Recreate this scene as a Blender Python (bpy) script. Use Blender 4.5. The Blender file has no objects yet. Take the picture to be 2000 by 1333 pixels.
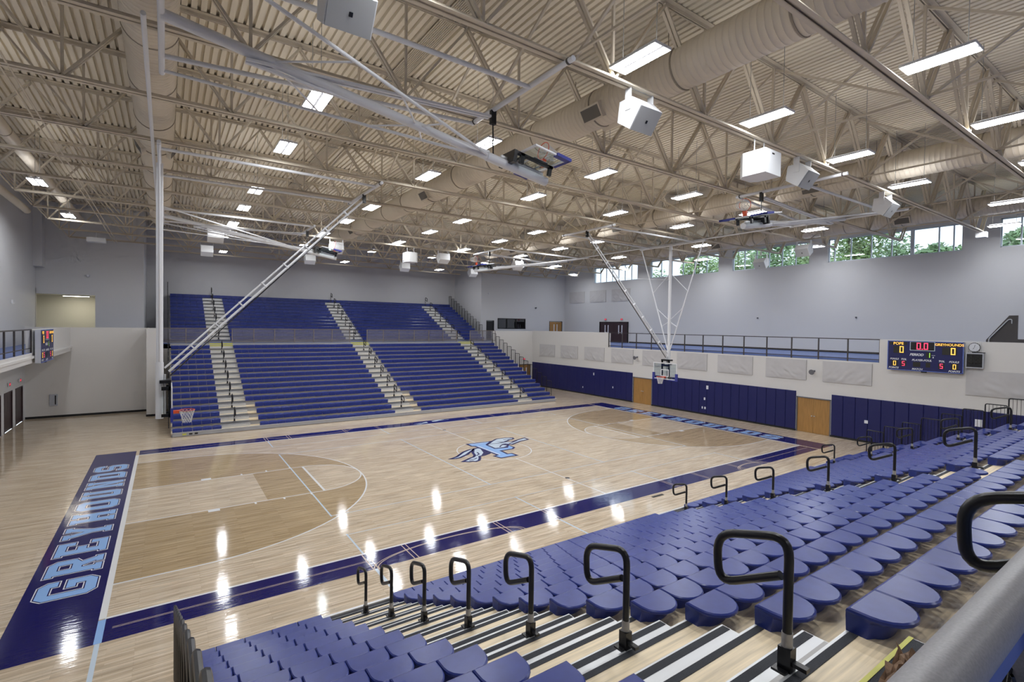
import bpy, math, random
from mathutils import Matrix, Vector
from mathutils.geometry import tessellate_polygon
random.seed(7)
PI = math.pi
SC = bpy.context.scene
COL = SC.collection

# ------------------------------------------------------------------ camera
def rot_cam(yaw, pitch, roll):
    f = Vector((math.cos(pitch)*math.sin(yaw), math.cos(pitch)*math.cos(yaw), math.sin(pitch)))
    r = Vector((math.cos(yaw), -math.sin(yaw), 0)); u = r.cross(f)
    r2 = math.cos(roll)*r + math.sin(roll)*u
    u2 = -math.sin(roll)*r + math.cos(roll)*u
    return Matrix((r2, u2, -f)).transposed()
cam_d = bpy.data.cameras.new('camera'); cam = bpy.data.objects.new('camera', cam_d); COL.objects.link(cam)
cam.matrix_world = Matrix.Translation((-13.3246, -20.6662, 6.1115)) @ rot_cam(0.6050, -0.0191, 0.0141).to_4x4()
cam_d.sensor_width = 36; cam_d.lens = 36*977.79/2000; cam_d.shift_y = -9.91/2000
cam_d.clip_start = 0.05; cam_d.clip_end = 400
SC.camera = cam

# ------------------------------------------------------------------ sky, exposure
W = bpy.data.worlds.new('sky'); SC.world = W; W.use_nodes = True
bg = W.node_tree.nodes['Background']
bg.inputs[0].default_value = (0.80, 0.90, 1.0, 1); bg.inputs[1].default_value = 1.6
vs = SC.view_settings
vs.view_transform = 'Standard'; vs.look = 'None'; vs.gamma = 1; vs.use_curve_mapping = False
vs.exposure = 0.38
SC.cycles.use_denoising = True
SC.cycles.max_bounces = 4; SC.cycles.diffuse_bounces = 3; SC.cycles.glossy_bounces = 2
SC.cycles.transparent_max_bounces = 6
SC.cycles.adaptive_threshold = 0.07; SC.cycles.adaptive_min_samples = 12
SC.cycles.sample_clamp_indirect = 6
LAMP = 55.0            # strength of the ceiling lamps

# ------------------------------------------------------------------ materials
M = {}
def nt(name):
    m = bpy.data.materials.new(name); m.use_nodes = True; M[name] = m
    t = m.node_tree; return m, t, t.nodes['Principled BSDF']
def mat(name, col, rough=0.5, metal=0.0, var=0.0, vscale=3.0, bump=0.0, bscale=40.0, coat=0.0, spec=0.5, stretch=None):
    m, t, b = nt(name); N = t.nodes; L = t.links
    b.inputs['Roughness'].default_value = rough; b.inputs['Metallic'].default_value = metal
    b.inputs['Specular IOR Level'].default_value = spec
    b.inputs['Base Color'].default_value = (*col, 1)
    if coat: b.inputs['Coat Weight'].default_value = coat; b.inputs['Coat Roughness'].default_value = 0.08
    if var or bump:
        g = N.new('ShaderNodeNewGeometry'); src = g.outputs['Position']
        if stretch:
            mp = N.new('ShaderNodeMapping'); L.new(src, mp.inputs[0]); mp.inputs['Scale'].default_value = stretch; src = mp.outputs[0]
    if var:
        n = N.new('ShaderNodeTexNoise'); n.inputs['Scale'].default_value = vscale; n.inputs['Detail'].default_value = 5
        L.new(src, n.inputs['Vector'])
        r = N.new('ShaderNodeMapRange'); L.new(n.outputs['Fac'], r.inputs[0])
        r.inputs[1].default_value = .3; r.inputs[2].default_value = .7; r.inputs[3].default_value = 1-var; r.inputs[4].default_value = 1+var
        x = N.new('ShaderNodeVectorMath'); x.operation = 'SCALE'; x.inputs[0].default_value = col; L.new(r.outputs[0], x.inputs['Scale'])
        L.new(x.outputs[0], b.inputs['Base Color'])
    if bump:
        n = N.new('ShaderNodeTexNoise'); n.inputs['Scale'].default_value = bscale; L.new(src, n.inputs['Vector'])
        bp = N.new('ShaderNodeBump'); bp.inputs['Strength'].default_value = bump; bp.inputs['Distance'].default_value = .02
        L.new(n.outputs['Fac'], bp.inputs['Height']); L.new(bp.outputs[0], b.inputs['Normal'])
    return m
def emit(name, col, s, base=(0.02, 0.02, 0.02)):
    m, t, b = nt(name); b.inputs['Base Color'].default_value = (*base, 1)
    b.inputs['Emission Color'].default_value = (*col, 1); b.inputs['Emission Strength'].default_value = s
    if s < 5: m.cycles.emission_sampling = 'NONE'
    return m
def floor_mat(name, c1, c2, planks=True, rough=0.075):
    m, t, b = nt(name); N = t.nodes; L = t.links
    g = N.new('ShaderNodeNewGeometry'); src = g.outputs['Position']
    b.inputs['Roughness'].default_value = rough
    b.inputs['Specular IOR Level'].default_value = 0.5
    # slight waviness of the finished boards, long along x
    mp = N.new('ShaderNodeMapping'); mp.inputs['Scale'].default_value = (1.2, 9, 1); L.new(src, mp.inputs[0])
    nz = N.new('ShaderNodeTexNoise'); nz.inputs['Scale'].default_value = 1.6; nz.inputs['Detail'].default_value = 3; L.new(mp.outputs[0], nz.inputs['Vector'])
    bp = N.new('ShaderNodeBump'); bp.inputs['Strength'].default_value = .11; bp.inputs['Distance'].default_value = .012
    L.new(nz.outputs['Fac'], bp.inputs['Height']); L.new(bp.outputs[0], b.inputs['Normal'])
    if planks:
        br = N.new('ShaderNodeTexBrick'); br.offset = .37; br.offset_frequency = 3; br.squash = 1
        br.inputs['Scale'].default_value = 1.0; br.inputs['Brick Width'].default_value = 1.15; br.inputs['Row Height'].default_value = .057
        br.inputs['Mortar Size'].default_value = .0012; br.inputs['Mortar Smooth'].default_value = .3; br.inputs['Bias'].default_value = -.1
        br.inputs['Color1'].default_value = (*c1, 1); br.inputs['Color2'].default_value = (*c2, 1)
        br.inputs['Mortar'].default_value = (c2[0]*.6, c2[1]*.55, c2[2]*.5, 1)
        L.new(src, br.inputs['Vector'])
        mp2 = N.new('ShaderNodeMapping'); mp2.inputs['Scale'].default_value = (.5, 8, 1); L.new(src, mp2.inputs[0])
        n2 = N.new('ShaderNodeTexNoise'); n2.inputs['Scale'].default_value = 2.2; n2.inputs['Detail'].default_value = 6; L.new(mp2.outputs[0], n2.inputs['Vector'])
        r = N.new('ShaderNodeMapRange'); L.new(n2.outputs['Fac'], r.inputs[0])
        r.inputs[1].default_value = .32; r.inputs[2].default_value = .68; r.inputs[3].default_value = .74; r.inputs[4].default_value = 1.16
        x = N.new('ShaderNodeVectorMath'); x.operation = 'SCALE'; L.new(br.outputs['Color'], x.inputs[0]); L.new(r.outputs[0], x.inputs['Scale'])
        L.new(x.outputs[0], b.inputs['Base Color'])
    else:
        b.inputs['Base Color'].default_value = (*c1, 1)
    return m
def block_mat(name, col, bump=.25):
    m, t, b = nt(name); N = t.nodes; L = t.links
    b.inputs['Roughness'].default_value = .55; b.inputs['Base Color'].default_value = (*col, 1)
    g = N.new('ShaderNodeNewGeometry'); s = N.new('ShaderNodeSeparateXYZ'); L.new(g.outputs['Position'], s.inputs[0])
    a = N.new('ShaderNodeMath'); a.operation = 'ADD'; L.new(s.outputs[0], a.inputs[0]); L.new(s.outputs[1], a.inputs[1])
    c = N.new('ShaderNodeCombineXYZ'); L.new(a.outputs[0], c.inputs[0]); L.new(s.outputs[2], c.inputs[1])
    br = N.new('ShaderNodeTexBrick'); br.inputs['Scale'].default_value = 1; br.inputs['Brick Width'].default_value = .406; br.inputs['Row Height'].default_value = .203
    br.inputs['Mortar Size'].default_value = .006; br.inputs['Mortar Smooth'].default_value = .6
    br.inputs['Color1'].default_value = (1, 1, 1, 1); br.inputs['Color2'].default_value = (1, 1, 1, 1); br.inputs['Mortar'].default_value = (0, 0, 0, 1)
    L.new(c.outputs[0], br.inputs['Vector'])
    bp = N.new('ShaderNodeBump'); bp.inputs['Strength'].default_value = bump; bp.inputs['Distance'].default_value = .006
    L.new(br.outputs['Color'], bp.inputs['Height']); L.new(bp.outputs[0], b.inputs['Normal'])
    return m
def glass_mat(name, tint=(1, 1, 1), gloss=.08, rough=.02):
    m = bpy.data.materials.new(name); m.use_nodes = True; M[name] = m; t = m.node_tree; t.nodes.clear(); N = t.nodes; L = t.links
    o = N.new('ShaderNodeOutputMaterial'); mx = N.new('ShaderNodeMixShader'); tr = N.new('ShaderNodeBsdfTransparent'); gl = N.new('ShaderNodeBsdfGlossy')
    tr.inputs[0].default_value = (*tint, 1); gl.inputs['Roughness'].default_value = rough; mx.inputs[0].default_value = gloss
    L.new(tr.outputs[0], mx.inputs[1]); L.new(gl.outputs[0], mx.inputs[2]); L.new(mx.outputs[0], o.inputs[0]); return m
def screen_mat(name, col, cover):
    m = bpy.data.materials.new(name); m.use_nodes = True; M[name] = m; t = m.node_tree; t.nodes.clear(); N = t.nodes; L = t.links
    o = N.new('ShaderNodeOutputMaterial'); mx = N.new('ShaderNodeMixShader'); tr = N.new('ShaderNodeBsdfTransparent'); d = N.new('ShaderNodeBsdfDiffuse')
    d.inputs[0].default_value = (*col, 1); mx.inputs[0].default_value = cover
    L.new(tr.outputs[0], mx.inputs[1]); L.new(d.outputs[0], mx.inputs[2]); L.new(mx.outputs[0], o.inputs[0]); return m

floor_mat('maple', (.71, .59, .445), (.56, .44, .31))
floor_mat('maple_stained', (.53, .40, .245), (.41, .295, .165))
floor_mat('paint_navy', (.011, .010, .105), None, False, .08)
floor_mat('paint_white', (.80, .80, .80), None, False, .09)
floor_mat('paint_sky', (.30, .50, .86), None, False, .09)
floor_mat('paint_pale', (.60, .70, .80), None, False, .09)
floor_mat('paint_wood', (.60, .48, .36), None, False, .09)
block_mat('wall_paint', (.68, .68, .695))
block_mat('wall_cream', (.74, .72, .70))
block_mat('wall_warm', (.80, .78, .70))
mat('deck_paint', (.84, .755, .60), .55)
mat('steel_tan', (.70, .62, .49), .5)
mat('steel_gray', (.40, .39, .36), .5)
mat('duct_paint', (.76, .68, .55), .5)
mat('duct_band', (.36, .31, .24), .5)
mat('grille', (.22, .20, .17), .5)
mat('white_paint', (.80, .81, .84), .35)
mat('speaker_white', (.82, .83, .84), .45)
mat('speaker_grille', (.50, .51, .51), .6)
mat('black', (.010, .010, .012), .28)
mat('black_matt', (.012, .012, .013), .6)
mat('bronze', (.070, .060, .056), .4)
mat('rail_tan', (.23, .19, .165), .45)
mat('pad_navy', (.010, .013, .108), .45)
mat('seat_blue', (.024, .042, .24), .28, var=.12, vscale=9)
mat('plywood', (.80, .66, .45), .42, var=.24, vscale=2.2, stretch=(.6, 14, 14))
mat('riser', (.40, .40, .42), .45)
mat('aluminium', (.68, .69, .70), .36, .35)
mat('alu_dull', (.42, .41, .40), .5, .3)
mat('grip', (.030, .033, .042), .7, bump=.5, bscale=260)
mat('yellow', (.62, .60, .10), .5)
mat('wood_door', (.42, .225, .072), .35, var=.16, vscale=2.2, stretch=(9, 9, .6))
mat('dark_door', (.046, .024, .028), .4)
mat('grey_frame', (.16, .16, .18), .45)
mat('fabric', (.58, .565, .57), .85, var=.04, vscale=2)
mat('fabric_edge', (.44, .42, .42), .8)
mat('track', (.14, .20, .44), .5)
mat('track_line', (.42, .50, .68), .5)
mat('orange', (.75, .10, .03), .35)
mat('net', (.80, .80, .80), .8)
mat('concrete', (.45, .44, .42), .7)
mat('screen_black', (.008, .008, .010), .35)
mat('board_blue', (.012, .015, .105), .4)
mat('board_edge', (.10, .16, .52), .4)
mat('board_case', (.50, .52, .58), .45)
mat('led_off', (.020, .018, .014), .5)
mat('print_white', (.80, .82, .88), .5)
mat('alu_window', (.62, .68, .76), .4, .2)
mat('rail_grey', (.40, .39, .40), .42, var=.12, vscale=260)
mat('cardboard', (.20, .115, .062), .7, var=.3, vscale=30)
mat('leaf', (.30, .42, .17), .6, var=.45, vscale=1.4)
mat('leaf_dark', (.20, .31, .14), .6, var=.4, vscale=1.4)
mat('bark', (.10, .075, .055), .8)
mat('grass', (.10, .16, .05), .9)
mat('sign_red', (.50, .06, .08), .5)
mat('pole_pad', (.04, .05, .30), .5)
emit('lamp', (.93, .96, 1.0), LAMP, (.8, .8, .8))
emit('added_roof_fill', (.95, .96, 1.0), 9.5, (.8, .8, .8))  # fill glow added to brighten the roof deck from below
emit('lamp_warm', (1, .93, .74), 26, (.8, .8, .8))
emit('led_amber', (1.0, .52, .09), 1.25); emit('led_red', (1.0, .05, .13), 1.3); emit('led_green', (.45, 1.0, .10), .8)
emit('exit_glow', (1.0, .10, .16), .9, (.3, .05, .05))
glass_mat('glass', (.93, .97, 1.0), .07)
glass_mat('dark_glass', (.30, .33, .38), .14)
glass_mat('board_glass', (.90, .95, .95), .10)
screen_mat('wire_screen', (.30, .29, .33), .28)

# ------------------------------------------------------------------ mesh helpers
class MB:
    def __init__(s): s.v = []; s.f = []
    def add(s, vs, fs):
        n = len(s.v); s.v += [tuple(p) for p in vs]; s.f += [tuple(i+n for i in f) for f in fs]; return s
    def box(s, x0, x1, y0, y1, z0, z1):
        x0, x1 = min(x0, x1), max(x0, x1); y0, y1 = min(y0, y1), max(y0, y1); z0, z1 = min(z0, z1), max(z0, z1)
        return s.add([(x0,y0,z0),(x1,y0,z0),(x1,y1,z0),(x0,y1,z0),(x0,y0,z1),(x1,y0,z1),(x1,y1,z1),(x0,y1,z1)],
                     [(3,2,1,0),(4,5,6,7),(0,1,5,4),(1,2,6,5),(2,3,7,6),(3,0,4,7)])
    def quad(s, a, b, c, d): return s.add([a, b, c, d], [(0, 1, 2, 3)])
    def bar(s, p, q, w, h=None, up=(0, 0, 1)):
        p = Vector(p); q = Vector(q); h = h or w; d = (q-p).normalized(); u = Vector(up)
        if abs(d.dot(u)) > .98: u = Vector((0, 1, 0))
        r = d.cross(u).normalized(); u = r.cross(d)
        c = [(-w/2, -h/2), (w/2, -h/2), (w/2, h/2), (-w/2, h/2)]
        vs = [e + r*a + u*b for e in (p, q) for a, b in c]
        return s.add(vs, [(3,2,1,0),(4,5,6,7),(0,1,5,4),(1,2,6,5),(2,3,7,6),(3,0,4,7)])
    def tube(s, pts, r, n=10, caps=True, closed=False):
        pts = [Vector(p) for p in pts]; k = len(pts); rings = []
        prev = None
        for i, p in enumerate(pts):
            if closed: d = (pts[(i+1) % k]-pts[i-1])
            else: d = (pts[min(i+1, k-1)]-pts[max(i-1, 0)])
            d.normalize()
            if prev is None:
                a = Vector((0, 0, 1)) if abs(d.z) < .9 else Vector((1, 0, 0))
                u = (a - d*a.dot(d)).normalized()
            else:
                u = (prev - d*prev.dot(d)).normalized()
            prev = u; w = d.cross(u)
            rr = r[i] if isinstance(r, (list, tuple)) else r
            rings.append([p + u*(rr*math.cos(2*PI*j/n)) + w*(rr*math.sin(2*PI*j/n)) for j in range(n)])
        vs = [v for g in rings for v in g]; fs = []
        for i in range(k if closed else k-1):
            a = i*n; b = ((i+1) % k)*n
            for j in range(n): fs.append((a+j, a+(j+1) % n, b+(j+1) % n, b+j))
        if caps and not closed:
            fs.append(tuple(reversed(range(n)))); fs.append(tuple(range((k-1)*n, k*n)))
        return s.add(vs, fs)
    def poly(s, loops, fn):
        """flat polygon (outer loop and holes) mapped to 3-D by fn(x, y)"""
        P = [[Vector((x, y, 0)) for x, y in l] for l in loops]
        flat = [p for l in P for p in l]
        tri = tessellate_polygon(P); out = []
        for t in tri:
            a, b, c = (flat[i] for i in t)
            if (b-a).cross(c-a).z < 0: t = (t[0], t[2], t[1])
            out.append(t)
        return s.add([fn(p.x, p.y) for p in flat], out)
    def prism(s, loop, fn, h0, h1):
        """closed loop extruded from h0 to h1, fn(x, y, h)"""
        n = len(loop); v = [fn(x, y, h0) for x, y in loop] + [fn(x, y, h1) for x, y in loop]
        f = [tuple(reversed(range(n))), tuple(range(n, 2*n))] + [(i, (i+1) % n, n+(i+1) % n, n+i) for i in range(n)]
        return s.add(v, f)
    def mesh(s, name, m, smooth=False):
        me = bpy.data.meshes.new(name); me.from_pydata(s.v, [], s.f)
        me.materials.append(M[m] if isinstance(m, str) else m)
        if smooth:
            me.polygons.foreach_set('use_smooth', [True]*len(me.polygons))
            try: me.set_sharp_from_angle(angle=math.radians(24 if name == 'seat' or name == 'seat_mass' else 40))
            except Exception: pass
        me.update(); return me
    def build(s, name, m, parent=None, smooth=False, loc=None, rot=None):
        return link(name, s.mesh(name, m, smooth), parent, loc, rot)
def link(name, me, parent=None, loc=None, rot=None):
    o = bpy.data.objects.new(name, me); COL.objects.link(o)
    if loc is not None: o.location = loc
    if rot is not None: o.rotation_euler = rot
    if parent is not None: o.parent = parent; CHILD.setdefault(parent.name, []).append(o)
    return o
CHILD = {}
def tag(o, label=None, cat=None, group=None, kind=None):
    if label: o['label'] = label
    if cat: o['category'] = cat
    if group: o['group'] = group
    if kind: o['kind'] = kind
    return o
def thing(name, label, cat, loc=(0, 0, 0), rz=0, group=None, kind=None):
    o = link(name, None, None, loc, (0, 0, rz)); return tag(o, label, cat, group, kind)
def struct(name, label=None): return tag(link(name, None), label, None, None, 'structure')
def bx(x0, x1, y0, y1, z0, z1): return MB().box(x0, x1, y0, y1, z0, z1)
def copy_tree(o, parent=None):
    c = o.copy(); COL.objects.link(c); c.parent = parent
    if parent is not None: CHILD.setdefault(parent.name, []).append(c)
    for k in CHILD.get(o.name, []): copy_tree(k, c)
    return c
ORD = ['first','second','third','fourth','fifth','sixth','seventh','eighth','ninth','tenth','eleventh','twelfth','thirteenth','fourteenth','fifteenth','sixteenth']
TXT = {}
def text_mesh(txt, size, shear=0.0, bold=0.0, align='CENTER'):
    if (txt, size, shear, bold) in TXT: return TXT[(txt, size, shear, bold)].copy()
    cu = bpy.data.curves.new('lettering', 'FONT'); cu.body = txt; cu.size = size; cu.shear = shear; cu.offset = bold
    cu.align_x = align; cu.align_y = 'CENTER'; cu.fill_mode = 'FRONT'; cu.resolution_u = 3
    o = bpy.data.objects.new('lettering', cu); COL.objects.link(o)
    bpy.context.view_layer.update()
    me = bpy.data.meshes.new_from_object(o.evaluated_get(bpy.context.evaluated_depsgraph_get()))
    bpy.data.objects.remove(o); bpy.data.curves.remove(cu); me.materials.clear(); return me
BOARD_TEXT = [('POPE', .154, .095, .19, 'led_amber', 0, .003), ('GREYHOUNDS', .822, .10, .165, 'led_amber', 0, .002), ('PERIOD', .405, .455, .165, 'print_white', .25, .006),
    ('FOULS', .100, .625, .125, 'print_white', .25, .004), ('TOL', .232, .625, .125, 'print_white', .25, .004), ('PLAYER-FOUL', .476, .635, .13, 'print_white', .25, .004), ('TOL', .732, .635, .125, 'print_white', .25, .004), ('FOULS', .885, .64, .125, 'print_white', .25, .004),
    ('POINTS', .092, .925, .125, 'print_white', .25, .004), ('MATCH', .418, .935, .125, 'print_white', .25, .004), ('POINTS', .890, .94, .125, 'print_white', .25, .004), ('8', .625, .525, .10, 'print_white', 0, .004)]
for q in BOARD_TEXT: TXT[(q[0], q[3], q[5], q[6])] = text_mesh(q[0], q[3], q[5], q[6])   # made while the scene is still small
TXT[('EXIT', .14, 0, .004)] = text_mesh('EXIT', .14, 0, .004)
def rounded(pts, r, n=5):
    """polyline with rounded corners"""
    pts = [Vector(p) for p in pts]; out = [pts[0]]
    for i in range(1, len(pts)-1):
        a, b, c = pts[i-1], pts[i], pts[i+1]; d1 = (a-b).normalized(); d2 = (c-b).normalized()
        rr = min(r, (a-b).length*.49, (c-b).length*.49)
        p0 = b + d1*rr; p1 = b + d2*rr
        for k in range(n+1):
            t = k/n; out.append((1-t)*(1-t)*p0 + 2*t*(1-t)*b + t*t*p1)
    out.append(pts[-1]); return out

# ------------------------------------------------------------------ the room
XL, XR = -20.4, 25.4          # outer side walls
XP = 18.3                     # padded court-side wall on the right
YB = 21.3                     # wall below the far balcony
YN, YF = 24.5, 30.4           # upper far walls
ZB, ZT, ZP = 4.6, 14.0, 5.66  # balcony floor, roof deck, parapet top

flo = tag(MB().quad((XL, -31, 0), (XP+.3, -31, 0), (XP+.3, YB+.3, 0), (XL, YB+.3, 0)).build('floor', 'maple'), 'glossy maple gymnasium floor painted with a basketball court', None, None, 'structure')

# upper right wall with five clerestory windows
WIN = [(19.64, 13.46), (11.85, 4.55), (3.28, -2.76), (-4.03, -11.35), (-12.97, -19.6)]
WZ0, WZ1 = 10.97, 12.60
wr = struct('wall_right_upper')
def wall_part(name, parent, m, *b): return bx(*b).build(name, m, parent)
w = MB()
w.box(XR, XR+.35, -31, YN+.3, ZB-.4, WZ0); w.box(XR, XR+.35, -31, YN+.3, WZ1, ZT+.2)
ys = [YN+.3] + [y for a in WIN for y in a] + [-31]
for i in range(0, len(ys), 2): w.box(XR, XR+.35, ys[i+1], ys[i], WZ0, WZ1)
w.build('wall_face', 'wall_paint', wr)
brr = struct('baseboard_right')
bx(XR-.02, XR, -31, 14.4, ZB, ZB+.13).build('baseboard', 'black_matt', brr)
bx(XR-.02, XR, 18.6, YN, ZB, ZB+.13).build('baseboard', 'black_matt', brr)
nm = [7, 6, 6, 8, 8]
for k, (ya, yb) in enumerate(WIN):
    wn = struct('window_%d' % (k+1))
    fx0, fx1 = XR+.12, XR+.20
    f = MB()
    f.box(fx0, fx1, yb, ya, WZ0, WZ0+.06); f.box(fx0, fx1, yb, ya, WZ1-.06, WZ1); f.box(fx0, fx1, ya-.06, ya, WZ0, WZ1); f.box(fx0, fx1, yb, yb+.06, WZ0, WZ1)
    f.build('window_frame', 'alu_window', wn)
    n = nm[k]; mul = [ya-(ya-yb)*j/n for j in range(1, n)]
    if k == 3: mul = [-4.4, -5.43, -6.64, -7.79, -8.88, -10.21, -10.91]
    for y in mul:
        hw = .10 if (k == 3 and abs(y+8.88) < .01) else .035
        bx(fx0, fx1, y-hw, y+hw, WZ0+.06, WZ1-.06).build('mullion', 'alu_window', wn)
    e = [ya-.06] + mul + [yb+.06]
    for j in range(len(e)-1):
        bx(fx0+.035, fx0+.045, e[j+1]+.03, e[j]-.03, WZ0+.06, WZ1-.06).build('pane', 'glass', wn)

# padded wall on the right, with parapet and two double doors
wl = struct('wall_right'); wpd = struct('wall_padding', 'navy blue padded panels along the foot of the right wall')
DOORS = [(5.50, 7.47), (-7.45, -5.52)]
w = MB()
def wallx(mb, x0, x1, z0, z1, y0, y1, holes):
    """wall along y with openings (ya, yb, za, zb)"""
    ys = sorted({y0, y1, *[h[0] for h in holes], *[h[1] for h in holes]})
    for a, b in zip(ys, ys[1:]):
        h = [q for q in holes if q[0] <= a+1e-6 and q[1] >= b-1e-6]
        if not h: mb.box(x0, x1, a, b, z0, z1)
        else:
            q = h[0]
            if q[2] > z0: mb.box(x0, x1, a, b, z0, q[2])
            if q[3] < z1: mb.box(x0, x1, a, b, q[3], z1)
wallx(w, XP, XP+.3, 0, 4.42, -31, YB, [(a, b, 0, 2.12) for a, b in DOORS])
w.box(XP, XP+.3, 10.36, YB, 4.42, ZP); w.box(XP, XP+.3, -31, -9.76, 4.42, ZP)
w.build('wall_face', 'wall_cream', wl)
bx(XP-.05, XP, -31, -7.45, 0, .10).build('baseboard', 'black_matt', wpd)
bx(XP-.05, XP, -5.52, 5.5, 0, .10).build('baseboard', 'black_matt', wpd)
bx(XP-.05, XP, 7.47, YB, 0, .10).build('baseboard', 'black_matt', wpd)
padm = {}
def pads(y0, y1):
    n = max(1, round((y1-y0)/.61)); d = (y1-y0)/n
    for j in range(n):
        key = round(d, 4)
        if key not in padm:
            b = MB(); hw = d/2-.006
            lo = [(-hw, .10), (hw, .10), (hw, 2.43), (-hw, 2.43)]; li = [(-hw+.02, .12), (hw-.02, .12), (hw-.02, 2.41), (-hw+.02, 2.41)]
            v = [(0, a, c) for a, c in lo] + [(-.04, a, c) for a, c in lo] + [(-.058, a, c) for a, c in li]
            f = [(4, 5, 1, 0), (5, 6, 2, 1), (6, 7, 3, 2), (7, 4, 0, 3), (8, 9, 5, 4), (9, 10, 6, 5), (10, 11, 7, 6), (11, 8, 4, 7), (11, 10, 9, 8)]
            b.add(v, f); padm[key] = b.mesh('wall_pad', 'pad_navy')
        link('wall_pad', padm[key], wpd, (XP, y0+d*(j+.5), 0))
pads(7.50, 21.2); pads(-5.50, 5.46); pads(-20.3, -7.48)
for (y, z, a, b) in [(12.0, 1.95, .12, .22), (13.4, .62, .08, .14), (9.65, 1.0, .08, .16), (.55, 1.98, .16, .26), (.75, 1.15, .12, .18), (.92, .50, .09, .16), (.70, .50, .12, .16), (-9.25, 1.15, .17, .17), (-13.85, 1.85, .26, .34)]:
    bx(XP-.075, XP-.058, y-a/2, y+a/2, z-b/2, z+b/2).build('wall_plate', 'print_white', wpd)
bx(XP+.001, XP+.32, 10.36, YB, ZP, ZP+.03).build('coping', 'wall_cream', wl)
bx(XP+.001, XP+.32, -31, -9.76, ZP, ZP+.03).build('coping', 'wall_cream', wl)
dn = [0]
def door(label, plane, pos, a, b, z0, z1, leaf_m, frame_m, leaves=2, lites=0, depth=.12, face=-1, handle=True):
    """door_n in a wall; plane 'x' or 'y' is the wall's normal, face the side the room is on"""
    dn[0] += 1; d = struct('door_%d' % dn[0], label)
    def B(s0, s1, p0, p1, q0, q1, nm, m):
        (bx(pos+p0, pos+p1, s0, s1, q0, q1) if plane == 'x' else bx(s0, s1, pos+p0, pos+p1, q0, q1)).build(nm, m, d)
    f = face
    B(a, a+.06, f*.02, -f*depth, z0, z1, 'door_frame', frame_m); B(b-.06, b, f*.02, -f*depth, z0, z1, 'door_frame', frame_m)
    B(a, b, f*.02, -f*depth, z1-.06, z1, 'door_frame', frame_m)
    w_ = (b-a-.12)/leaves
    for k in range(leaves):
        s0 = a+.06+w_*k+.004; s1 = s0+w_-.008
        B(s0, s1, -f*.03, -f*.08, z0+.01, z1-.065, 'door_leaf', leaf_m)
        if handle:
            hs = s1-.10 if k % 2 == 0 else s0+.04
            B(hs, hs+.06, f*.03, -f*.03, z0+1.0, z0+1.05, 'door_handle', 'aluminium')
        if lites:
            hs = s1-.28 if k % 2 == 0 else s0+.16
            B(hs, hs+.12, -f*.028, -f*.03, z0+.9, z1-.35, 'door_window', 'print_white')
    return d
door('tan wooden double doors in the padded wall near the basketball goal', 'x', XP, 5.50, 7.47, 0, 2.12, 'wood_door', 'grey_frame')
door('tan wooden double doors in the padded wall below the scoreboard', 'x', XP, -7.45, -5.52, 0, 2.12, 'wood_door', 'grey_frame')
bx(XP+.25, XP+.3, 5.4, 7.6, 0, 2.2).build('door_back', 'black_matt', wl); bx(XP+.25, XP+.3, -7.6, -5.4, 0, 2.2).build('door_back', 'black_matt', wl)

# left wall, doors under the balcony
wll = struct('wall_left')
LD = [(11.9, 13.6), (14.1, 15.8), (16.45, 18.2), (18.9, 20.65)]
w = MB(); wallx(w, XL-.3, XL, 0, ZT+.2, -31, YN, [(a, b, 0, 2.15) for a, b in LD])
w.build('wall_face', 'wall_paint', wll)
for k, (a, b) in enumerate(LD):
    door('dark brown doors in the left wall below the balcony, %s from the far corner' % ORD[3-k], 'x', XL, a, b, 0, 2.15, 'dark_door', 'dark_door', 2, 0, .12, 1, False)
    bx(XL-.3, XL-.25, a, b, 0, 2.2).build('door_back', 'black_matt', wll)

# wall below the far balcony, left and right of the bleachers
wf = struct('wall_far_lower')
w = MB(); w.box(XL, -14.05, YB, YB+.3, 0, ZP); w.box(-14.35, -13.75, 18.9, YB+.3, 0, ZP)
w.box(-13.75, 13.4, YB+.1, YB+.3, 0, ZB-.05)
w.box(13.4, 16.65, YB, YB+.3, 0, ZP-.02); w.box(16.65, 18.1, YB, YB+.3, 2.2, ZP-.02); w.box(18.1, XP+.3, YB, YB+.3, 0, ZP-.02)
w.build('wall_face', 'wall_cream', wf)
bb = MB(); bb.box(XL, -14.35, YB-.02, YB, 0, .13); bb.box(-14.37, -13.73, 18.88, YB, 0, .13)
tag(bb.build('baseboard_far', 'black_matt'), None, None, None, 'structure')
door('wooden double doors behind the right end of the far bleachers', 'y', YB, 16.65, 18.1, 0, 2.2, 'wood_door', 'black_matt', 2, 1)

# balcony slabs and blue track
bal = struct('balcony_floor', 'blue surfaced balcony around the court')
bx(XP+.3, XR, -31, YB+.3, 4.25, ZB).build('slab', 'track', bal)
bx(XL, XR, YB+.1, YF, 4.25, ZB).build('slab', 'track', bal)
bx(XL, -18.3, -22, YB, 4.14, ZB).build('slab', 'wall_cream', bal)
bx(XL, -18.34, -22, YB, ZB, ZB+.006).build('track_surface', 'track', bal)
bx(-18.3, -18.22, -22, 21.3, 4.36, 4.46).build('edge_trim', 'wall_cream', bal)
bx(XL, 25.4, -31, -20.35, 4.25, ZB).build('slab', 'track', bal)
for x in (20.2, 21.6, 23.0): bx(x, x+.06, -20, 20, ZB, ZB+.004).build('track_line', 'track_line', bal)
bx(-18.55, -18.302, 10.45, 21.29, ZB, ZP).build('parapet', 'wall_cream', bal)

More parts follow.
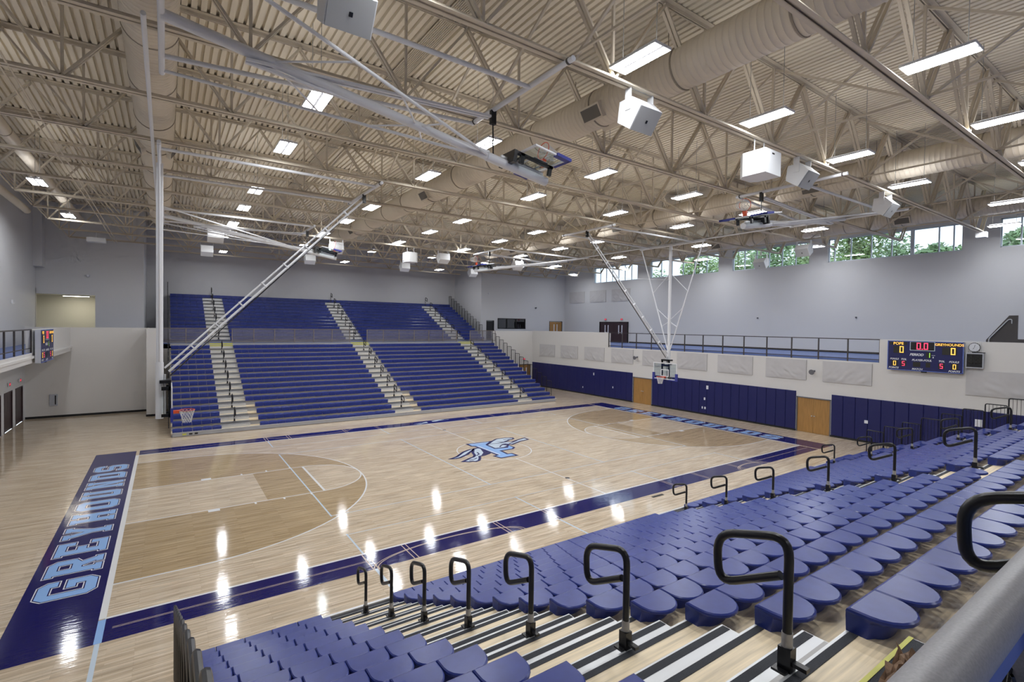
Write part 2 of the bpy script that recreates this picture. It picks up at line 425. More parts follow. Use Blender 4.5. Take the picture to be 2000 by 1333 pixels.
# upper far walls
wu = struct('wall_far')
w = MB()
w.box(-14.64, 13.9, YF, YF+.3, ZB-.4, ZT+.2)
w.box(-14.94, -14.64, YN+.3, YF+.3, ZB-.4, ZT+.2); w.box(13.9, 14.2, YN+.3, YF+.3, ZB-.4, ZT+.2)
w.box(XL, -17.37, YN, YN+.3, 7.86, ZT+.2); w.box(-17.37, -14.64, YN, YN+.3, ZB, ZT+.2)
w.box(13.9, 14.58, YN, YN+.3, ZB, ZT+.2); w.box(14.58, 15.55, YN, YN+.3, 6.72, ZT+.2)
w.box(15.55, 16.0, YN, YN+.3, ZB, ZT+.2); w.box(16.0, 19.7, YN, YN+.3, ZB, 5.84); w.box(16.0, 19.7, YN, YN+.3, 6.98, ZT+.2)
w.box(19.7, 23.12, YN, YN+.3, ZB, ZT+.2); w.box(23.12, 25.06, YN, YN+.3, 6.78, ZT+.2); w.box(25.06, XR, YN, YN+.3, ZB, ZT+.2)
w.build('wall_face', 'wall_paint', wu)
bx(XL, -19.95, YN-.9, YN, 9.6, ZT).build('soffit', 'wall_paint', wu)
# warm corridor behind the opening at the left
w = MB(); w.box(-24, -17.37, 28.2, 28.4, ZB, 8.2); w.box(-17.37, -17.2, YN+.3, 28.4, ZB, 8.2); w.box(-24.2, -24, YN, 28.4, ZB, 8.2); w.box(-24.2, -17.2, YN+.1, 28.4, 7.9, 8.1); w.box(-24.2, XL-.0, YN-.1, YN+.2, ZB, 8.2)
w.box(-24.2, -17.2, YN+.3, 28.4, ZB-.3, ZB)
w.build('corridor_walls', 'wall_warm', wu)
cl = thing('corridor_light', 'warm strip light on the ceiling of the lit corridor opening', 'light', (-18.6, 26.6, 7.87))
bx(-.75, .75, -.12, .12, -.05, .02).build('housing', 'white_paint', cl); bx(-.70, .70, -.10, .10, -.062, -.05).build('lens', 'lamp_warm', cl)
door('dark open doorway beside the top of the right bleacher rail', 'y', YN, 14.58, 15.55, ZB, 6.72, 'screen_black', 'black_matt', 1, 0)
door('brown wooden double doors on the balcony in the far right corner', 'y', YN, 23.12, 25.06, ZB, 6.78, 'wood_door', 'black_matt', 2, 1)
door('black double doors with slit windows on the right balcony', 'x', XR-.13, 14.5, 18.53, ZB, 6.74, 'dark_door', 'black_matt', 4, 1)
wn = struct('window_6')
f = MB(); a, b, c, d = 16.0, 19.7, 5.84, 6.98
for q in ((a, b, c, c+.08), (a, b, d-.08, d), (a, a+.08, c, d), (b-.08, b, c, d), (17.15, 17.24, c, d), (18.38, 18.47, c, d)):
    f.box(q[0], q[1], YN-.03, YN+.1, q[2], q[3])
f.build('window_frame', 'black_matt', wn)
for q in ((a+.08, 17.15), (17.24, 18.38), (18.47, b-.08)): bx(q[0], q[1], YN+.04, YN+.05, c+.08, d-.08).build('pane', 'dark_glass', wn)
for k in range(9): bx(17.3, 19.6, YN+.12, YN+.13, c+.14+.1*k, c+.20+.1*k).build('blind_slat', 'alu_dull', wn)
bx(15.9, 19.8, YN+.28, YN+.3, c-.1, d+.1).build('room_back', 'grey_frame', wn)
# near side, behind the camera
wnr = struct('wall_near')
w = MB(); w.box(XL-.3, XR+.3, -31, -30.7, 0, ZT+.2); w.build('wall_face', 'wall_paint', wnr)

# corrugated roof deck
mb = MB(); P = .205; n = int((XR-XL)/P)+2; prof = []
for i in range(n):
    x = XL-.2+i*P; prof += [(x, ZT), (x+.125, ZT), (x+.140, ZT+.085), (x+.190, ZT+.085)]
v = [(x, -31, z) for x, z in prof] + [(x, YF+.3, z) for x, z in prof]; k = len(prof)
mb.add(v, [(i, k+i, k+i+1, i+1) for i in range(k-1)])
tag(mb.build('ceiling', 'deck_paint'), 'tan corrugated metal roof deck', None, None, 'structure')

# ------------------------------------------------------------------ court markings (paint on the floor)
H = [0.0015]
def paint(name, m, z): return lambda mb: mb.build(name, m, flo)
def strip(mb, x0, x1, y0, y1, z): mb.quad((x0, y0, z), (x1, y0, z), (x1, y1, z), (x0, y1, z))
def arc_pts(cx, cy, r, a0, a1, n=48): return [(cx+r*math.cos(a0+(a1-a0)*i/n), cy+r*math.sin(a0+(a1-a0)*i/n)) for i in range(n+1)]
def ribbon(mb, pts, w, z):
    k = len(pts); L = []; R = []
    for i, p in enumerate(pts):
        a = pts[max(i-1, 0)]; b = pts[min(i+1, k-1)]; dx, dy = b[0]-a[0], b[1]-a[1]; l = math.hypot(dx, dy) or 1
        nx, ny = -dy/l*w/2, dx/l*w/2; L.append((p[0]+nx, p[1]+ny, z)); R.append((p[0]-nx, p[1]-ny, z))
    mb.add(R+L, [(i, i+1, k+i+1, k+i) for i in range(k-1)])
LX, WY = 14.325, 7.62
for s in (-1, 1):
    # stained three-point area with a light lane
    cx = s*(LX-1.6); a = math.acos(0/6.02)
    out = [(s*LX, -6.02)] + [(cx - s*6.02*math.cos(t), -6.02*math.cos(0)*0 + 6.02*math.sin(t)) for t in [(-PI/2)+PI*i/60 for i in range(61)]] + [(s*LX, 6.02)]
    if s > 0: out = list(reversed(out))
    mb = MB(); mb.poly([out], lambda x, y: (x, y, .0012)); mb.build('stained_area', 'maple_stained', flo)
    mb = MB(); strip(mb, *sorted((s*LX, s*10.43)), -1.83, 1.83, .0020)
    f = s*8.535; mb.poly([[(f, -1.83)] + [(f - s*1.83*math.cos(t), 1.83*math.sin(t)) for t in [-PI/2+PI*i/30 for i in range(31)]] + [(f, 1.83)]] if s < 0 else [list(reversed([(f, -1.83)] + [(f - s*1.83*math.cos(t), 1.83*math.sin(t)) for t in [-PI/2+PI*i/30 for i in range(31)]] + [(f, 1.83)]))], lambda x, y: (x, y, .0020))
    mb.build('lane', 'maple', flo)
    # volleyball lines
    mb = MB()
    for y0, y1 in ((-7.6, -6.1), (-4.5, 4.5), (6.1, 7.6)): strip(mb, s*9-.025, s*9+.025, y0, y1, .0026)
    for y0, y1 in ((-7.6, -6.1), (-4.5, 4.5), (6.1, 7.6)): strip(mb, s*3.03-.025, s*3.03+.025, y0, y1, .0026)
    mb.build('volleyball_line', 'paint_pale', flo)
    mb = MB(); strip(mb, -9, 9, s*4.45-.018, s*4.45+.018, .0026); strip(mb, -9, 9, s*6.15-.014, s*6.15+.014, .0026); mb.build('volleyball_line', 'paint_pale', flo)
    # navy end band and side band
    mb = MB(); strip(mb, *sorted((s*15.92, s*14.45)), -8.58, 8.58, .0016); mb.build('end_band', 'paint_navy', flo)
    mb = MB(); strip(mb, -14.325, 14.325, *sorted((s*7.655, s*8.58)), .0016); mb.build('side_band', 'paint_navy', flo)
    # white boundary
    mb = MB(); strip(mb, -LX-.02, LX+.02, s*7.62-.035, s*7.62+.035, .0030); mb.build('sideline', 'paint_white', flo)
    mb = MB(); strip(mb, *sorted((s*14.45, s*14.325)), -7.62, 7.62, .0031); mb.build('baseline', 'paint_white', flo)
    # lane, free throw line, circle, three-point line
    mb = MB()
    for y in (-1.83, 1.83): strip(mb, *sorted((s*LX, s*8.535)), y-.025, y+.025, .0034)
    strip(mb, s*8.535-.04, s*8.535+.04, -1.83, 1.83, .0034)
    ribbon(mb, [(f - s*1.83*math.cos(t), 1.83*math.sin(t)) for t in [-PI/2+PI*i/40 for i in range(41)]], .05, .0036)
    mb.build('key_line', 'paint_white', flo)
    mb = MB()
    ribbon(mb, [(s*LX, -6.02)] + [(cx - s*6.02*math.cos(t), 6.02*math.sin(t)) for t in [-PI/2+PI*i/64 for i in range(65)]] + [(s*LX, 6.02)], .055, .0038)
    mb.build('three_point_line', 'paint_white', flo)
    mb = MB()
    for sy in (-1, 1):
        strip(mb, *sorted((s*12.2, s*11.87)), *sorted((sy*1.84, sy*2.06)), .0036)
        for xx in (10.85, 9.95, 9.05): strip(mb, *sorted((s*xx, s*(xx-.06))), *sorted((sy*1.84, sy*2.02)), .0036)
    mb.build('lane_block', 'paint_white', flo)
    # wood-coloured lines left in the side bands
    mb = MB()
    for x0, x1 in ((-14.2, -8.9), (9.3, 14.2)):
        strip(mb, x0, x1, s*8.08-.03, s*8.08-.015, .0024); strip(mb, x0, x1, s*8.08+.015, s*8.08+.03, .0024)
    for x in (-9.0, -7.9, -4.9, -3.0, 3.0, 5.0, 7.6, 9.0):
        for q in (-.06, .06): strip(mb, x+q-.014, x+q+.014, *sorted((s*7.66, s*8.58)), .0024)
    mb.build('band_line', 'paint_wood', flo)
    mb = MB(); ribbon(mb, arc_pts(-6.7, s*9.6, 1.9, s*PI*.82 if s < 0 else -PI*.82+2*PI, s*PI*.30 if s < 0 else 2*PI-PI*.30, 24)[::1], .03, .0025)
    mb2 = MB()
    for (c0, r0) in ((-6.7, 1.75), (8.4, .85)):
        for dr in (-.04, .04):
            pts = [(c0+(r0+dr)*math.cos(t)*1.3, s*(8.58 - (r0+dr)*math.sin(t)*.40 if c0 < 0 else 8.58-(r0+dr)*math.sin(t)*.55)) for t in [PI*i/24 for i in range(25)]]
            ribbon(mb2, pts, .026, .0025)
    mb2.build('band_arc', 'paint_wood', flo)
mb = MB(); strip(mb, -14.45, -14.325, -8.58, -7.66, .0032); mb.build('corner_mark', 'paint_sky', flo)
mb = MB(); strip(mb, -14.43, -14.35, -10.9, -8.58, .0010); strip(mb, -9.04, -8.96, -10.4, -8.58, .001); strip(mb, -3.06, -3.0, -10.4, -8.58, .001); mb.build('side_mark', 'paint_pale', flo)
mb = MB(); strip(mb, -.025, .025, -7.62, -1.83, .0034); strip(mb, -.025, .025, 1.83, 7.62, .0034); mb.build('centre_line', 'paint_white', flo)
mb = MB(); ribbon(mb, arc_pts(0, 0, 1.83, 0, 2*PI, 72), .05, .0034); mb.build('centre_circle', 'paint_white', flo)
for y in (-5.4, 5.5): MB().tube([(0.06, y, 0), (0.06, y, .004)], .10, 18).build('floor_socket', 'black_matt', flo)
MB().box(1.15, 1.75, -8.86, -8.74, 0, .004).build('floor_socket', 'black_matt', flo)

# block lettering along both ends
c_, w_, t_ = .14, .76, .21
GL = {
'G': [[(c_,0),(w_-c_,0),(w_,c_),(w_,.53),(.40,.53),(.40,.37),(w_-t_,.37),(w_-t_,.2),(t_,.2),(t_,.8),(w_-t_,.8),(w_-t_,.68),(w_,.68),(w_,1-c_),(w_-c_,1),(c_,1),(0,1-c_),(0,c_)]],
'R': [[(0,0),(.34,0),(.34,.13),(.28,.13),(.28,.38),(.36,.38),(.50,.13),(.46,.13),(.46,0),(w_,0),(w_,.13),(.71,.13),(.58,.41),(w_,.51),(w_,1-c_),(w_-c_,1),(0,1),(0,.87),(.06,.87),(.06,.13),(0,.13)], [(.28,.56),(.28,.82),(.54,.82),(.54,.56)]],
'E': [[(0,0),(w_,0),(w_,.34),(w_-.17,.34),(w_-.17,.18),(.28,.18),(.28,.41),(.46,.41),(.46,.59),(.28,.59),(.28,.82),(w_-.17,.82),(w_-.17,.66),(w_,.66),(w_,1),(0,1),(0,.87),(.07,.87),(.07,.13),(0,.13)]],
'Y': [[(.20,0),(.56,0),(.56,.13),(.49,.13),(.49,.40),(.70,.87),(w_,.87),(w_,1),(.47,1),(.47,.87),(.50,.87),(.38,.58),(.26,.87),(.29,.87),(.29,1),(0,1),(0,.87),(.06,.87),(.27,.40),(.27,.13),(.20,.13)]],
'H': [[(0,0),(.33,0),(.33,.13),(.28,.13),(.28,.41),(.48,.41),(.48,.13),(.43,.13),(.43,0),(w_,0),(w_,.13),(.70,.13),(.70,.87),(w_,.87),(w_,1),(.43,1),(.43,.87),(.48,.87),(.48,.59),(.28,.59),(.28,.87),(.33,.87),(.33,1),(0,1),(0,.87),(.06,.87),(.06,.13),(0,.13)]],
'O': [[(c_,0),(w_-c_,0),(w_,c_),(w_,1-c_),(w_-c_,1),(c_,1),(0,1-c_),(0,c_)], [(.24,.2),(.24,.8),(.52,.8),(.52,.2)]],
'U': [[(c_,0),(w_-c_,0),(.70,c_),(.70,.87),(w_,.87),(w_,1),(.43,1),(.43,.87),(.48,.87),(.48,.2),(.28,.2),(.28,.87),(.33,.87),(.33,1),(0,1),(0,.87),(.06,.87),(.06,c_)]],
'N': [[(0,0),(.32,0),(.32,.13),(.26,.13),(.26,.60),(.50,0),(.70,0),(.70,.87),(w_,.87),(w_,1),(.44,1),(.44,.87),(.50,.87),(.50,.42),(.28,1),(0,1),(0,.87),(.06,.87),(.06,.13),(0,.13)]],
'D': [[(0,0),(w_-c_,0),(w_,c_),(w_,1-c_),(w_-c_,1),(0,1),(0,.87),(.06,.87),(.06,.13),(0,.13)], [(.28,.18),(.28,.82),(.54,.82),(.54,.18)]],
'S': [[(c_,0),(w_-c_,0),(w_,c_),(w_,.48),(w_-c_,.58),(.22,.58),(.22,.80),(w_-.2,.80),(w_-.2,.70),(w_,.70),(w_,1-c_),(w_-c_,1),(c_,1),(0,1-c_),(0,.52),(c_,.42),(w_-.22,.42),(w_-.22,.20),(.20,.20),(.20,.30),(0,.30),(0,c_)]],
}
def offset(loop, d):
    """miter offset; loop counter-clockwise grows with d > 0, clockwise (a hole) shrinks"""
    n = len(loop); out = []
    for i in range(n):
        a, b, c = Vector(loop[i-1]), Vector(loop[i]), Vector(loop[(i+1) % n])
        d1 = (b-a).normalized(); d2 = (c-b).normalized()
        n1 = Vector((d1.y, -d1.x)); n2 = Vector((d2.y, -d2.x)); k = 1+n1.dot(n2)
        m = (n1+n2)/max(k, .35); out.append((b.x+m.x*d, b.y+m.y*d))
    return out
HT, WD = 1.05, .92
def letter(ch, x, y, s, z=.0030):
    """s = -1 left end (tops towards -x, reads towards +y), s = +1 right end"""
    def place(zz):
        return lambda a, b: (x + s*(b-.5)*HT, y - s*(a-.38)*WD/.76, zz)
    L = GL[ch]
    for m, d, zz in (('paint_white', .062, z), ('paint_navy', .040, z+.0004), ('paint_sky', .018, z+.0008)):
        MB().poly([offset(l, d-.02) for l in L], place(zz)).build('court_letter', m, flo)
for k, ch in enumerate('GREYHOUNDS'):
    letter(ch, -15.17, -5.67+1.26*k, -1); letter(ch, 15.19, 5.67-1.26*k, 1)

# centre-court emblem
EA = [(-0.51,1.69),(0.73,1.61),(0.19,1.14),(0.13,0.17),(0.86,0.03),(1.14,0.49),(1.09,-0.05),(0.87,-0.25),(0.13,-0.25),(0.06,-1.02),(0.30,-1.05),(0.32,-1.37),(-0.50,-1.38),(-0.57,-1.01),(-0.33,-0.94),(-0.38,1.16),(-0.52,1.27)]
EH = [(0.97,1.64),(1.42,1.93),(1.85,1.92),(2.0,1.9),(2.27,1.74),(2.19,1.56),(2.02,1.46),(1.85,1.48),(1.65,1.33),(1.43,1.25),(1.41,1.12),(1.71,0.94),(2.43,1.21),(2.81,1.34),(2.77,1.0),(2.52,0.94),(2.19,0.9),(1.43,0.54),(1.25,0.69),(0.98,0.33),(0.69,0.19),(0.22,0.27),(0.25,1.04)]
EB = [(-0.81,0.62),(-0.53,0.75),(-0.41,0.61),(-0.51,0.25),(-0.44,-0.26),(-0.59,-0.45),(-0.97,-0.6),(-1.25,-0.65),(-1.42,-0.97),(-1.64,-1.25),(-1.84,-1.33),(-1.91,-1.21),(-2.12,-1.21),(-2.32,-1.05),(-2.05,-0.9),(-1.71,-0.69),(-1.53,-0.64),(-1.32,-0.39),(-1.16,0.07)]
ET = [(-2.59,-0.36),(-2.17,-0.19),(-1.51,0.4),(-1.06,0.65),(-0.75,0.74),(-1.1,0.38),(-1.64,-0.08),(-2.13,-0.38),(-2.4,-0.43)]
ED = [(-0.54,0.34),(-0.41,-0.21),(-0.59,-0.45),(-0.93,-0.58),(-1.07,-0.54),(-0.74,-0.18)]
def ccw(l): 
    a = sum(l[i-1][0]*l[i][1]-l[i][0]*l[i-1][1] for i in range(len(l))); return l if a > 0 else l[::-1]
def emblem(loop, m, d, z, sc=1, ox=0, oy=0, sy=1):
    MB().poly([offset(ccw(loop), d)], lambda x, y: (ox+x*sc, oy+y*sc*sy, z)).build('emblem', m, flo)
for l, m in ((ET, 'paint_pale'), (EB, 'paint_pale')):
    emblem(l, 'paint_navy', .08, .0040); emblem(l, m, -.05, .0044)
emblem(ED, 'paint_navy', 0, .0048)
emblem(EA, 'paint_navy', .11, .0052); emblem(EA, 'paint_sky', 0, .0056)
emblem(EH, 'paint_navy', .09, .0060); emblem(EH, 'paint_pale', -.025, .0064)
MB().poly([[(1.0,1.35),(1.35,1.2),(1.45,1.05),(1.15,1.15)]], lambda x, y: (x, y, .0068)).build('emblem', 'paint_navy', flo)
MB().poly([[(.85,.75),(1.2,.85),(1.3,.72),(1.0,.55)]], lambda x, y: (x, y, .0068)).build('emblem', 'paint_navy', flo)
for pts in ([(.45,1.2),(.9,1.05),(1.4,1.1)], [(1.0,.5),(1.5,.75),(2.1,1.05)], [(1.6,1.62),(1.9,1.66),(2.2,1.68)], [(-1.3,-.5),(-1.05,-.3),(-.95,.05)], [(-2.0,-1.0),(-1.7,-.98),(-1.5,-.85)], [(-1.6,-.15),(-1.2,.25)], [(.55,.35),(.8,.6),(1.15,.7)]):
    mb = MB(); ribbon(mb, pts, .07, .0070); mb.build('emblem', 'paint_navy', flo)
mb = MB(); ribbon(mb, [(-.30,1.12),(-.26,-.92)], .06, .0058); ribbon(mb, [(-.42,1.60),(.62,1.54)], .05, .0058); mb.build('emblem', 'paint_white', flo)
for oy, s in ((8.12, 1),):
    for l in (ET, EB, EH): emblem(l, 'paint_pale', -.02, .0040, .5, .45, oy-.05, .5)


# ------------------------------------------------------------------ roof trusses
ZC0, ZC1 = 11.60, 13.99
JY = [-27.1+3.62*k for k in range(0)] + [3.617*(k+.5) for k in range(-8, 8)]
NB = [-18.62+3.36*k for k in range(13)]
def diag_mesh(dx):
    b = MB()
    for o in (-.055, .055): b.bar((0, o, 0), (dx, o, ZC1-ZC0-.16), .05, .075, (0, 1, 0))
    return b.mesh('diagonal_web', 'steel_tan')
mesh_dr, mesh_dl = diag_mesh(1.68), diag_mesh(-1.68)
b = MB(); b.bar((0, 0, 0), (0, 0, ZC1-ZC0-.12), .06, .06); mesh_v = b.mesh('vertical_web', 'steel_tan')
def chord(x0, x1, z, up, name, w=.105, t=.02, leg=.105, gap=.016):
    b = MB()
    for s in (-1, 1):
        b.box(x0, x1, s*gap, s*(gap+w), z, z+t if up else z-t)
        b.box(x0, x1, s*gap, s*(gap+.02), z, z+leg if up else z-leg)
    return b.mesh(name, 'steel_tan')
ch_b = chord(NB[0], 23.15, ZC0, True, 'bottom_chord'); ch_t = chord(XL, XR, ZC1, False, 'top_chord', .13)
ch_b2 = chord(-13.6, 12.8, ZC0, True, 'bottom_chord'); ch_t2 = chord(-14.64, 13.9, ZC1, False, 'top_chord', .13)
far_order = sorted([y for y in JY if y > -29], reverse=True)
for k, y in enumerate(far_order):
    nook = y > YN
    t = thing('roof_truss', 'tan steel open-web roof truss, %s counted from the far bleacher wall' % ORD[k], 'truss', (0, y, 0), 0, 'roof trusses spanning the gym')
    link('bottom_chord', ch_b2 if nook else ch_b, t); link('top_chord', ch_t2 if nook else ch_t, t)
    for x in NB:
        if nook and not -14 < x < 13: continue
        link('vertical_web', mesh_v, t, (x, 0, ZC0+.06))
        link('diagonal_web', mesh_dr, t, (x+.03, 0, ZC0+.06))
        link('diagonal_web', mesh_dl, t, (x-.03, 0, ZC0+.06))
    if not nook: link('diagonal_web', mesh_dr, t, (23.1, 0, ZC0+.06))
BX = [-6.4, 1.6, 7.6, 14.3, 19.3]
dyj = 3.617
b = MB(); b.bar((0, 0, 0), (0, dyj, ZC1-ZC0-.2), .06, .06); mesh_b1 = b.mesh('brace', 'steel_tan')
b = MB(); b.bar((0, dyj, 0), (0, 0, ZC1-ZC0-.2), .06, .06); mesh_b2 = b.mesh('brace', 'steel_tan')
for k, x in enumerate(BX):
    t = thing('cross_bracing', 'line of crossed tan braces between roof trusses, %s from the left wall' % ORD[k], 'bracing', (x, 0, 0), 0, 'cross bracing lines')
    for y in sorted(JY):
        if y > YN-4 or y < -28: continue
        link('brace', mesh_b1, t, (0, y, ZC0+.08)); link('brace', mesh_b2, t, (.08, y, ZC0+.08))
    MB().bar((0, -27, ZC0+.14), (0, 23.4, ZC0+.14), .05).build('tie', 'steel_tan', t)

# ------------------------------------------------------------------ ducts
DR, DZ = .53, 12.75
mb = MB(); pts = []; rad = []; y = -28.0
while y < 18.4:
    pts += [(0, y-.014, 0), (0, y, 0), (0, y+.014, 0)]; rad += [DR, DR+.010, DR]; y += .16
mb.tube(pts, rad, 30)
duct_me = mb.mesh('duct_body', 'duct_paint', True)
mb = MB(); mb.tube([(0, -.02, 0), (0, .02, 0)], DR+.022, 30); band_me = mb.mesh('joint_band', 'duct_band', True)
def grille_mesh():
    b = MB(); b.box(-.02, .20, -.40, .40, -.22, .22); return b.mesh('register', 'duct_paint')
reg_me = grille_mesh()
b = MB(); b.box(.196, .204, -.35, .35, -.17, .17)
for k in range(9): b.box(.2, .212, -.35, .35, -.16+.04*k-.006, -.16+.04*k+.006)
louv_me = b.mesh('louvre', 'grille')
def duct(label, x, y1=18.3):
    d = thing('air_duct', label, 'duct', (x, 0, DZ), 0, 'round spiral air ducts')
    link('duct_body', duct_me, d)
    for k in range(16): link('joint_band', band_me, d, (0, -27+2.9*k, 0))
    for yy in (-21.2, -9.7, 2.0, 13.7):
        for s in (-1, 1):
            a = math.radians(32)
            r = link('register', reg_me, d, (s*(DR-.09)*math.cos(a), yy, -(DR-.09)*math.sin(a)), (0, a if s > 0 else PI-a, 0))
            link('louvre', louv_me, r)
    for k in range(13): MB().bar((0, -26.5+3.617*k, DR), (0, -26.5+3.617*k, ZT-DZ), .03, .006).build('hanger_strap', 'duct_band', d)
    return d
duct('large tan spiral duct running over the left basketball goal', -13.62)
duct('large tan spiral duct left of centre crossing behind the folded goal', -2.5)
duct('large tan spiral duct right of centre above the near bleachers', 10.85)
duct('large tan spiral duct nearest the clerestory windows', 21.6)
p = thing('small_duct', 'slim tan pipe duct along the left wall near the ceiling', 'duct', (-18.0, 0, 12.75))
MB().tube([(0, -28, 0), (0, 23.2, 0)], .21, 18).build('duct_body', 'duct_paint', p, True)
for k in range(8): MB().tube([(0, -26+6*k, 0), (0, -25.96+6*k, 0)], .225, 18).build('joint_band', 'duct_band', p, True)
p = thing('wall_beam', 'tan round beam along the left wall under the roof', 'beam', (-19.6, 0, 12.1))
MB().tube([(0, -28, 0), (0, 17.2, 0)], .17, 16).build('beam_body', 'steel_tan', p, True)
cb = thing('conduit_run', 'pair of thin tan conduits running along the ceiling at the left', 'conduit', (-16.3, 0, 11.62))
for dx in (0, .16): MB().tube([(dx, -20, 0), (dx, 24.3, 0)], .022, 8).build('conduit', 'steel_tan', cb, True)

cb = thing('conduit_bundle', 'flat bundle of parallel tan conduits strapped to the roof deck left of centre', 'conduit', (-7.56, 0, 13.93))
for k in range(10): MB().tube([(.053*k, -26, 0), (.053*k, 23.8, 0)], .021, 6).build('conduit', 'steel_tan', cb, True)
for y in (-20, -12.3, -5.1, 2.2, 9.4, 16.6): bx(-.05, .53, y-.02, y+.02, -.035, -.022).build('strap', 'steel_gray', cb)

# ------------------------------------------------------------------ ceiling lamps
b = MB(); b.box(-.255, .255, -.625, .625, 0, .055); b.box(-.12, .12, -.55, .55, .055, .10); house_me = b.mesh('housing', 'white_paint')
lens_me = {}
for s_ in (-1, 1):
    x0, x1 = (.036, .238) if s_ > 0 else (-.238, -.036)
    lens_me[s_] = MB().quad((x0, .60, -.004), (x1, .60, -.004), (x1, -.60, -.004), (x0, -.60, -.004)).mesh('lens', 'lamp')
b = MB()
for yy in (-.45, .45): b.tube([(0, yy, .10), (0, yy, 2.2)], .008, 6)
rod_me = b.mesh('hanger', 'steel_gray')
up_me = MB().quad((-.24, -.60, .057), (-.13, -.60, .057), (-.13, .60, .057), (-.24, .60, .057)).quad((.13, -.60, .057), (.24, -.60, .057), (.24, .60, .057), (.13, .60, .057)).mesh('added_uplight', 'added_roof_fill')  # glowing strips added on top of each housing to lift the ceiling brightness
GX = [-10.18, -5.18, -.2, 4.87, 10.05]
rows = [(25.4, [-9.58, 0.0, 9.45])] + [(y, GX) for y in (17.25, 12.05, 7.22, 3.2, -3.15, -7.25, -13.42, -17.05)] + [(-25.4, [-9.58, 0.0, 9.45])]
def lamp(x, y, label, grp):
    t = thing('ceiling_light', label, 'light', (x, y, 11.74), 0, grp)
    link('housing', house_me, t); link('lens', lens_me[-1], t); link('lens', lens_me[1], t); link('hanger', rod_me, t); link('added_uplight', up_me, t)
for r, (y, xs) in enumerate(rows):
    for k, x in enumerate(xs):
        lamp(x, y, 'lit twin-panel ceiling light, %s row from the far wall, %s from left' % (ORD[r], ORD[k]), 'ceiling lights over the court')
for k, y in enumerate((15.3, 7.4, -.5, -8.4)):
    lamp(-17.66, y, 'lit ceiling light above the left balcony, %s from the far wall' % ORD[k], 'lights above the left balcony')
for k, y in enumerate((15.5, 7.6, .1, -7.12, -14.95)):
    lamp(16.52, y, 'lit ceiling light above the padded right wall, %s from far end' % ORD[k], 'lights above the padded wall')
for k, y in enumerate((20.07, 12.9, 4.2, -4.49, -13.66)):
    lamp(22.6, y, 'lit ceiling light beside the clerestory windows, %s from far end' % ORD[k], 'lights beside the windows')

# ------------------------------------------------------------------ loudspeakers
def speaker(x, y, face, label, grp, kind='wedge', w=.74, z=11.52, rz=None):
    """face = -1 points at the near seats, +1 at the far seats"""
    t = thing('loudspeaker', label, 'loudspeaker', (x, y, z), (0 if face < 0 else PI) if rz is None else rz, grp)
    if kind == 'wedge':
        pr = [(-.30, -.60), (-.36, -.34), (-.10, -.10), (.34, -.20), (.30, -.62), (.06, -.84)]
        b = MB(); b.prism([(-.34, -.42), (-.02, -.86), (.36, -.60), (.30, -.14), (-.08, -.14)], lambda a, c, h: (h, a, c), -w/2, w/2)
        body = b.build('cabinet', 'speaker_white', t)
        b = MB(); d = .012
        b.add([(-w/2+.02, -.352, -.432), (w/2-.02, -.352, -.432), (w/2-.02, -.032, -.872), (-w/2+.02, -.032, -.872)], [(0, 1, 2, 3)])
        b.build('front_grille', 'speaker_grille', t)
        MB().add([(-.03, -.21, -.645), (.03, -.21, -.645), (.03, -.17, -.700), (-.03, -.17, -.700)], [(0, 1, 2, 3)]).build('badge', 'black', t)
        for s in (-1, 1):
            MB().box(s*(w/2+.004), s*(w/2+.014), -.06, .12, -.40, .09).build('yoke', 'speaker_white', t)
        MB().box(-w/2-.014, w/2+.014, -.06, .12, .09, .10).build('yoke', 'speaker_white', t)
        if z < 11.5: MB().box(-.03, .03, -.03, .03, .10, 11.61-z).build('hanger', 'white_paint', t)
    else:
        b = MB(); b.prism([(-.42, -.42), (.42, -.42), (.42, .25), (.25, .42), (-.25, .42), (-.42, .25)], lambda a, c, h: (a, c, h), -.98, -.30)
        b.build('cabinet', 'speaker_white', t)
        MB().box(-.06, .06, -.424, -.42, -.42, -.38).build('badge', 'black', t)
        MB().box(.42, .424, -.3, -.2, -.92, -.86).build('badge', 'black', t)
        for s in (-1, 1): MB().tube([(s*.25, 0, -.30), (s*.25, 0, .15)], .016, 8).build('hanger', 'white_paint', t)
SPX = [-11.0, -4.25, 3.45, 10.15]
names = ['at the left', 'left of centre', 'right of centre', 'at the right']
for k, x in enumerate(SPX):
    speaker(x, -12.66, -1, 'white wedge loudspeaker hung above the near seats, %s' % names[k], 'speakers over the near seats')
    speaker(x, 12.66, 1, 'white loudspeaker hung above the far seats, front row, %s' % names[k], 'speakers over the far seats', w=.80)
    speaker(x, 19.894, 1, 'white loudspeaker hung close to the far wall, %s' % names[k], 'speakers near the far wall')
speaker(.85, -12.66, -1, 'white boxy bass speaker on rods above the near seats', 'bass speakers', 'box')
speaker(.9, 12.66, 1, 'white boxy bass speaker on rods above the far seats', 'bass speakers', 'box')
speaker(20.6, -1.81, 1, 'white loudspeaker in front of the second clerestory window', 'speakers by the windows', rz=-PI/2, w=.8, z=11.2)
speaker(18.9, -5.43, 1, 'white loudspeaker in front of the third clerestory window', 'speakers by the windows', rz=-PI/2, w=.8)

